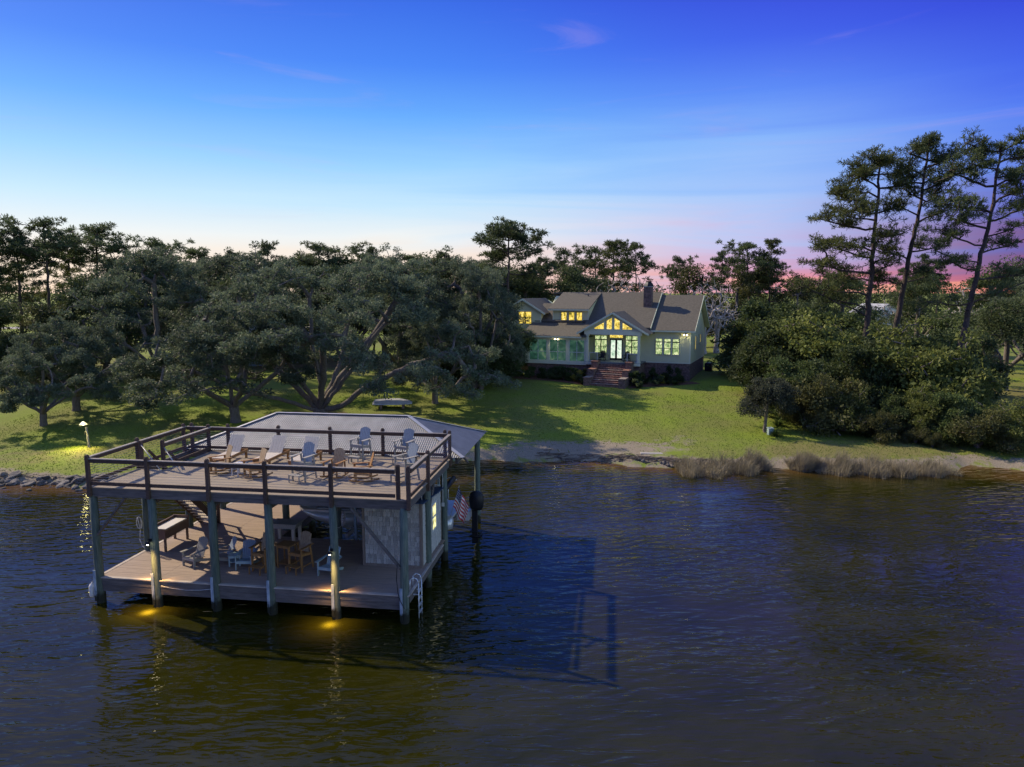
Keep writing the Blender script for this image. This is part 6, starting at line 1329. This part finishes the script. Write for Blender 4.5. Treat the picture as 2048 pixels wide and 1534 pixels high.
m = MB(); m.path([(-.07, 0, 1.4), (-.14, -.02, 1.95), (-.16, -.1, 2.0)], .016); m.build('arm', MAT['dark_metal'], t)
m = MB(); m.b2(-.16, -.08, -.1, -.0, .95, 1.2); m.build('switch_box', MAT['dark_metal'], t)
m = MB(); m.lathe([(.05, 1.94), (.08, 1.92), (.27, 1.72), (.26, 1.715), (.06, 1.9)], (-.18, -.12, 0), 16); m.build('shade', MAT['lamp_glow'], t, smooth=True)
m = MB(); m.lathe([(0, 1.85), (.06, 1.82), (.08, 1.74), (.05, 1.67), (0, 1.65)], (-.18, -.12, 0), 12); m.build('bulb', MAT['bulb'], t, smooth=True)
l = bpy.data.lights.new('yard_light', 'SPOT'); l.energy = 420; l.color = (1, .86, .28); l.spot_size = R_(125); l.spot_blend = .9; l.shadow_soft_size = .1
o = bpy.data.objects.new('yard_light', l); _link(o, t); o.location = (-.2, -.2, 1.62); o.rotation_euler = (R_(-32), 0, 0)
# upturned jon boat on timbers under the oak
x, y = XW(785, 63.5, 1.3), 63.5
t = thing('jon_boat', 'upturned pale aluminium jon boat resting on timbers under the huge oak', 'boat', (x, y, GZ(x, y)), R_(6))
vs = []; fs = []; sec = [(-1.75, .42, .30), (-1.6, .6, .12), (-.5, .68, .05), (.6, .66, .05), (1.4, .5, .16), (1.8, .34, .34)]
for sx, hw, up in sec: vs += [(sx, -hw*1.12, .42), (sx, -hw*.85, .85-up), (sx, hw*.85, .85-up), (sx, hw*1.12, .42)]
for k in range(len(sec)-1):
    for i in range(3): fs.append((4*k+i, 4*k+i+1, 4*k+5+i, 4*k+4+i))
fs += [(0, 1, 2, 3), (20, 23, 22, 21)]
m = MB(); m.add(vs, fs); m.build('hull', MAT['pale_roof'], t)
m = MB(); m.path([(v[0], v[1]*1.02, .42) for v in vs[0::4]], .03); m.path([(v[0], v[1]*1.02, .42) for v in vs[3::4]], .03); m.build('gunwale', MAT['aluminium'], t)
for sx in (-1.0, 1.0): m = MB(); m.b2(sx-.1, sx+.1, -.8, .8, 0, .39); m.build('timber', MAT['driftwood'], t)
# utility pole beyond the thicket
x, y = XW(1549, 130, 8), 130
t = thing('utility_pole', 'wooden utility pole with transformer beyond the thicket', 'pole', (x, y, GZ(x, y))); m = MB(); m.tube((0, 0, -.5), (0, 0, 10.5), .17, .12, 8); m.build('pole', MAT['grey_bark'], t)
m = MB(); m.box((0, 0, 9.9), (2.2, .12, .14)); m.build('crossarm', MAT['grey_bark'], t); m = MB(); m.lathe([(0, 8.2), (.25, 8.2), (.25, 9.1), (0, 9.15)], (-.35, -.2, 0), 10); m.build('transformer', MAT['pale_roof'], t)
# rocks along the left bank
rv = tag(empty('rock_revetment', (0, 0, 0)), kind='structure'); rm = []
for k in range(5):
    bm = bmesh.new(); bmesh.ops.create_icosphere(bm, subdivisions=2, radius=1); rr = random.Random(100+k)
    ph = [rr.uniform(0, 6) for _ in range(6)]
    for v in bm.verts:
        p = v.co; f = .8+.22*math.sin(3*p.x+ph[0])*math.sin(2.5*p.y+ph[1])+.16*math.sin(4*p.z+ph[2])+rr.uniform(-.1, .1); v.co = Vector((p.x*f*1.25, p.y*f, p.z*f*.6))
    me = bpy.data.meshes.new('rock'); bm.to_mesh(me); bm.free(); me.materials.append(MAT['rock']); rm.append(me)
rr = random.Random(9)
for k in range(190):
    x = rr.uniform(-37, -21.5); ys_ = float(shore(x)); dd = rr.gauss(.15, .42); y = ys_+dd; s = rr.choice((.12, .16, .2, .26, .34))*rr.uniform(.8, 1.2)
    mobj('rock', rr.choice(rm), rv, (x, y, max(GZ(x, y), -.04)+s*.12), (rr.uniform(-.4, .4), rr.uniform(-.4, .4), rr.uniform(0, 6)), s)
for k in range(70):
    x = rr.uniform(3, 13.5); y = float(shore(x))+rr.gauss(.25, .22); s = rr.choice((.07, .1, .14))*rr.uniform(.8, 1.3)
    mobj('rock', rr.choice(rm), rv, (x, y, max(GZ(x, y), -.02)+s*.12), (rr.uniform(-.4, .4), rr.uniform(-.4, .4), rr.uniform(0, 6)), s)
# driftwood and roots along the bare bank
def sticks():
    m = MB(); rg = random.Random(4)
    for k in range(420):
        x = rg.uniform(2.0, 15.2) if k < 300 else rg.uniform(-36, -22); y = float(shore(x))+rg.gauss(.55, .3); a = rg.gauss(.1, .5); L = rg.uniform(.15, .6); z = max(GZ(x, y), 0)+.03
        m.tube((x-math.cos(a)*L, y-math.sin(a)*L*.6, z), (x+math.cos(a)*L, y+math.sin(a)*L*.6, z+rg.uniform(-.03, .1)), rg.uniform(.012, .035), .01, 4, False)
    tag(m.build('driftwood', MAT['driftwood']), 'dark tangle of driftwood and roots along the bare bank', 'driftwood', kind='stuff')
sticks()
t = thing('shore_slab', 'pale concrete slab lying on the bare bank by the reeds', 'slab', (*(XW(1303, 49.6, .5), 49.6), GZ(XW(1303, 49.6, .5), 49.6)), R_(-4)); m = MB(); m.b2(-.8, .8, -.22, .22, -.08, .03); m.build('slab', MAT['concrete'], t, bevel=.02)
# reeds
def reeds(name, lb, spans, n, seed):
    rg = np.random.default_rng(seed); V = np.empty((n, 6, 3)); k = 0
    while k < n:
        x0, x1, d0, d1 = spans[rg.integers(len(spans))]; x = rg.uniform(x0, x1); rag = .5+.5*math.sin(x*2.1+seed)*math.sin(x*5.3+1)+.35*math.sin(x*9.7)
        if rg.uniform() > .35+.6*rag: continue
        y = shore(x)+rg.uniform(d0, d1)+.35*math.sin(x*3.1); h = rg.uniform(.25, 1.0)*(.65+.6*rag)*(1-.35*abs((x-(x0+x1)/2)/((x1-x0)/2))**3); a = rg.uniform(0, 2*pi)
        z = max(GZ(x, y), -.1); ln_ = rg.normal(0, .22, 2); s = np.array([math.cos(a), math.sin(a), 0])*.011; p0 = np.array([x, y, z]); p1 = p0+np.array([ln_[0]*.35, ln_[1]*.35, h*.6]); p2 = p0+np.array([ln_[0]*1.1+.12, ln_[1]*1.1, h])
        V[k] = [p0-s, p0+s, p1-s*.8, p1+s*.8, p2-s*.25, p2+s*.25]; k += 1
    i = np.arange(n)[:, None]*6; F = np.concatenate([i+np.array([[0, 1, 3, 2]]), i+np.array([[2, 3, 5, 4]])])
    tag(mobj(name, np_mesh(name, V.reshape(-1, 3), F, MAT['reed'])), lb, 'reeds', kind='stuff')
reeds('reeds', 'tan reed bed in the shallows left of the gap, nearest the bare bank', [(11.2, 13.6, -2.6, .4), (13.2, 16.6, -1.6, .6), (15.5, 17.6, -.6, .6)], 6500, 1)
reeds('reeds', 'long tan reed bed in the shallows below the thicket', [(19.0, 21, -.5, .5), (20.5, 26, -1.5, .5), (24, 29.6, -1.9, .1)], 10500, 2)
# short grass tufts over the near lawn
def tufts(n=60000):
    rg = np.random.default_rng(12); x = rg.uniform(-42, 36, n*2); y = shore(x)+rg.uniform(.6, 27, n*2)
    keep = ~((np.abs(x-5) < 8) & (y-shore(x) < 4) & (rg.uniform(0, 1, len(x)) < .8)) & ~((x > -26) & (x < -8) & (np.abs(y-60) < 3) & (rg.uniform(0, 1, len(x)) < .8)); x, y = x[keep][:n], y[keep][:n]; n = len(x)
    hx = (x-HOx)*math.cos(-HTH)-(y-HOy)*math.sin(-HTH); hy = (x-HOx)*math.sin(-HTH)+(y-HOy)*math.cos(-HTH)
    ok = ~((hx > -22.5) & (hx < 1.2) & (hy > -7.2)); x, y = x[ok], y[ok]; n = len(x); z = gz0(x, y)
    a = rg.uniform(0, 2*pi, n); h = rg.uniform(.035, .085, n); w = rg.uniform(.02, .045, n); dx, dy = np.cos(a)*w, np.sin(a)*w; lx, ly = rg.normal(0, .025, n), rg.normal(0, .025, n)
    V = np.stack([np.stack([x-dx, y-dy, z-.005], 1), np.stack([x+dx, y+dy, z-.005], 1), np.stack([x+lx, y+ly, z+h], 1)], 1).reshape(-1, 3)
    tag(mobj('grass', np_mesh('grass', V, np.arange(n*3).reshape(-1, 3), MAT['grass_blade'])), 'short mown grass of the lawn', 'grass', kind='stuff')
mat('grass_blade', (.16, .22, .034), .8, col2=(.10, .15, .02), scale=.35, translucent=.25, detail=6)
tufts()
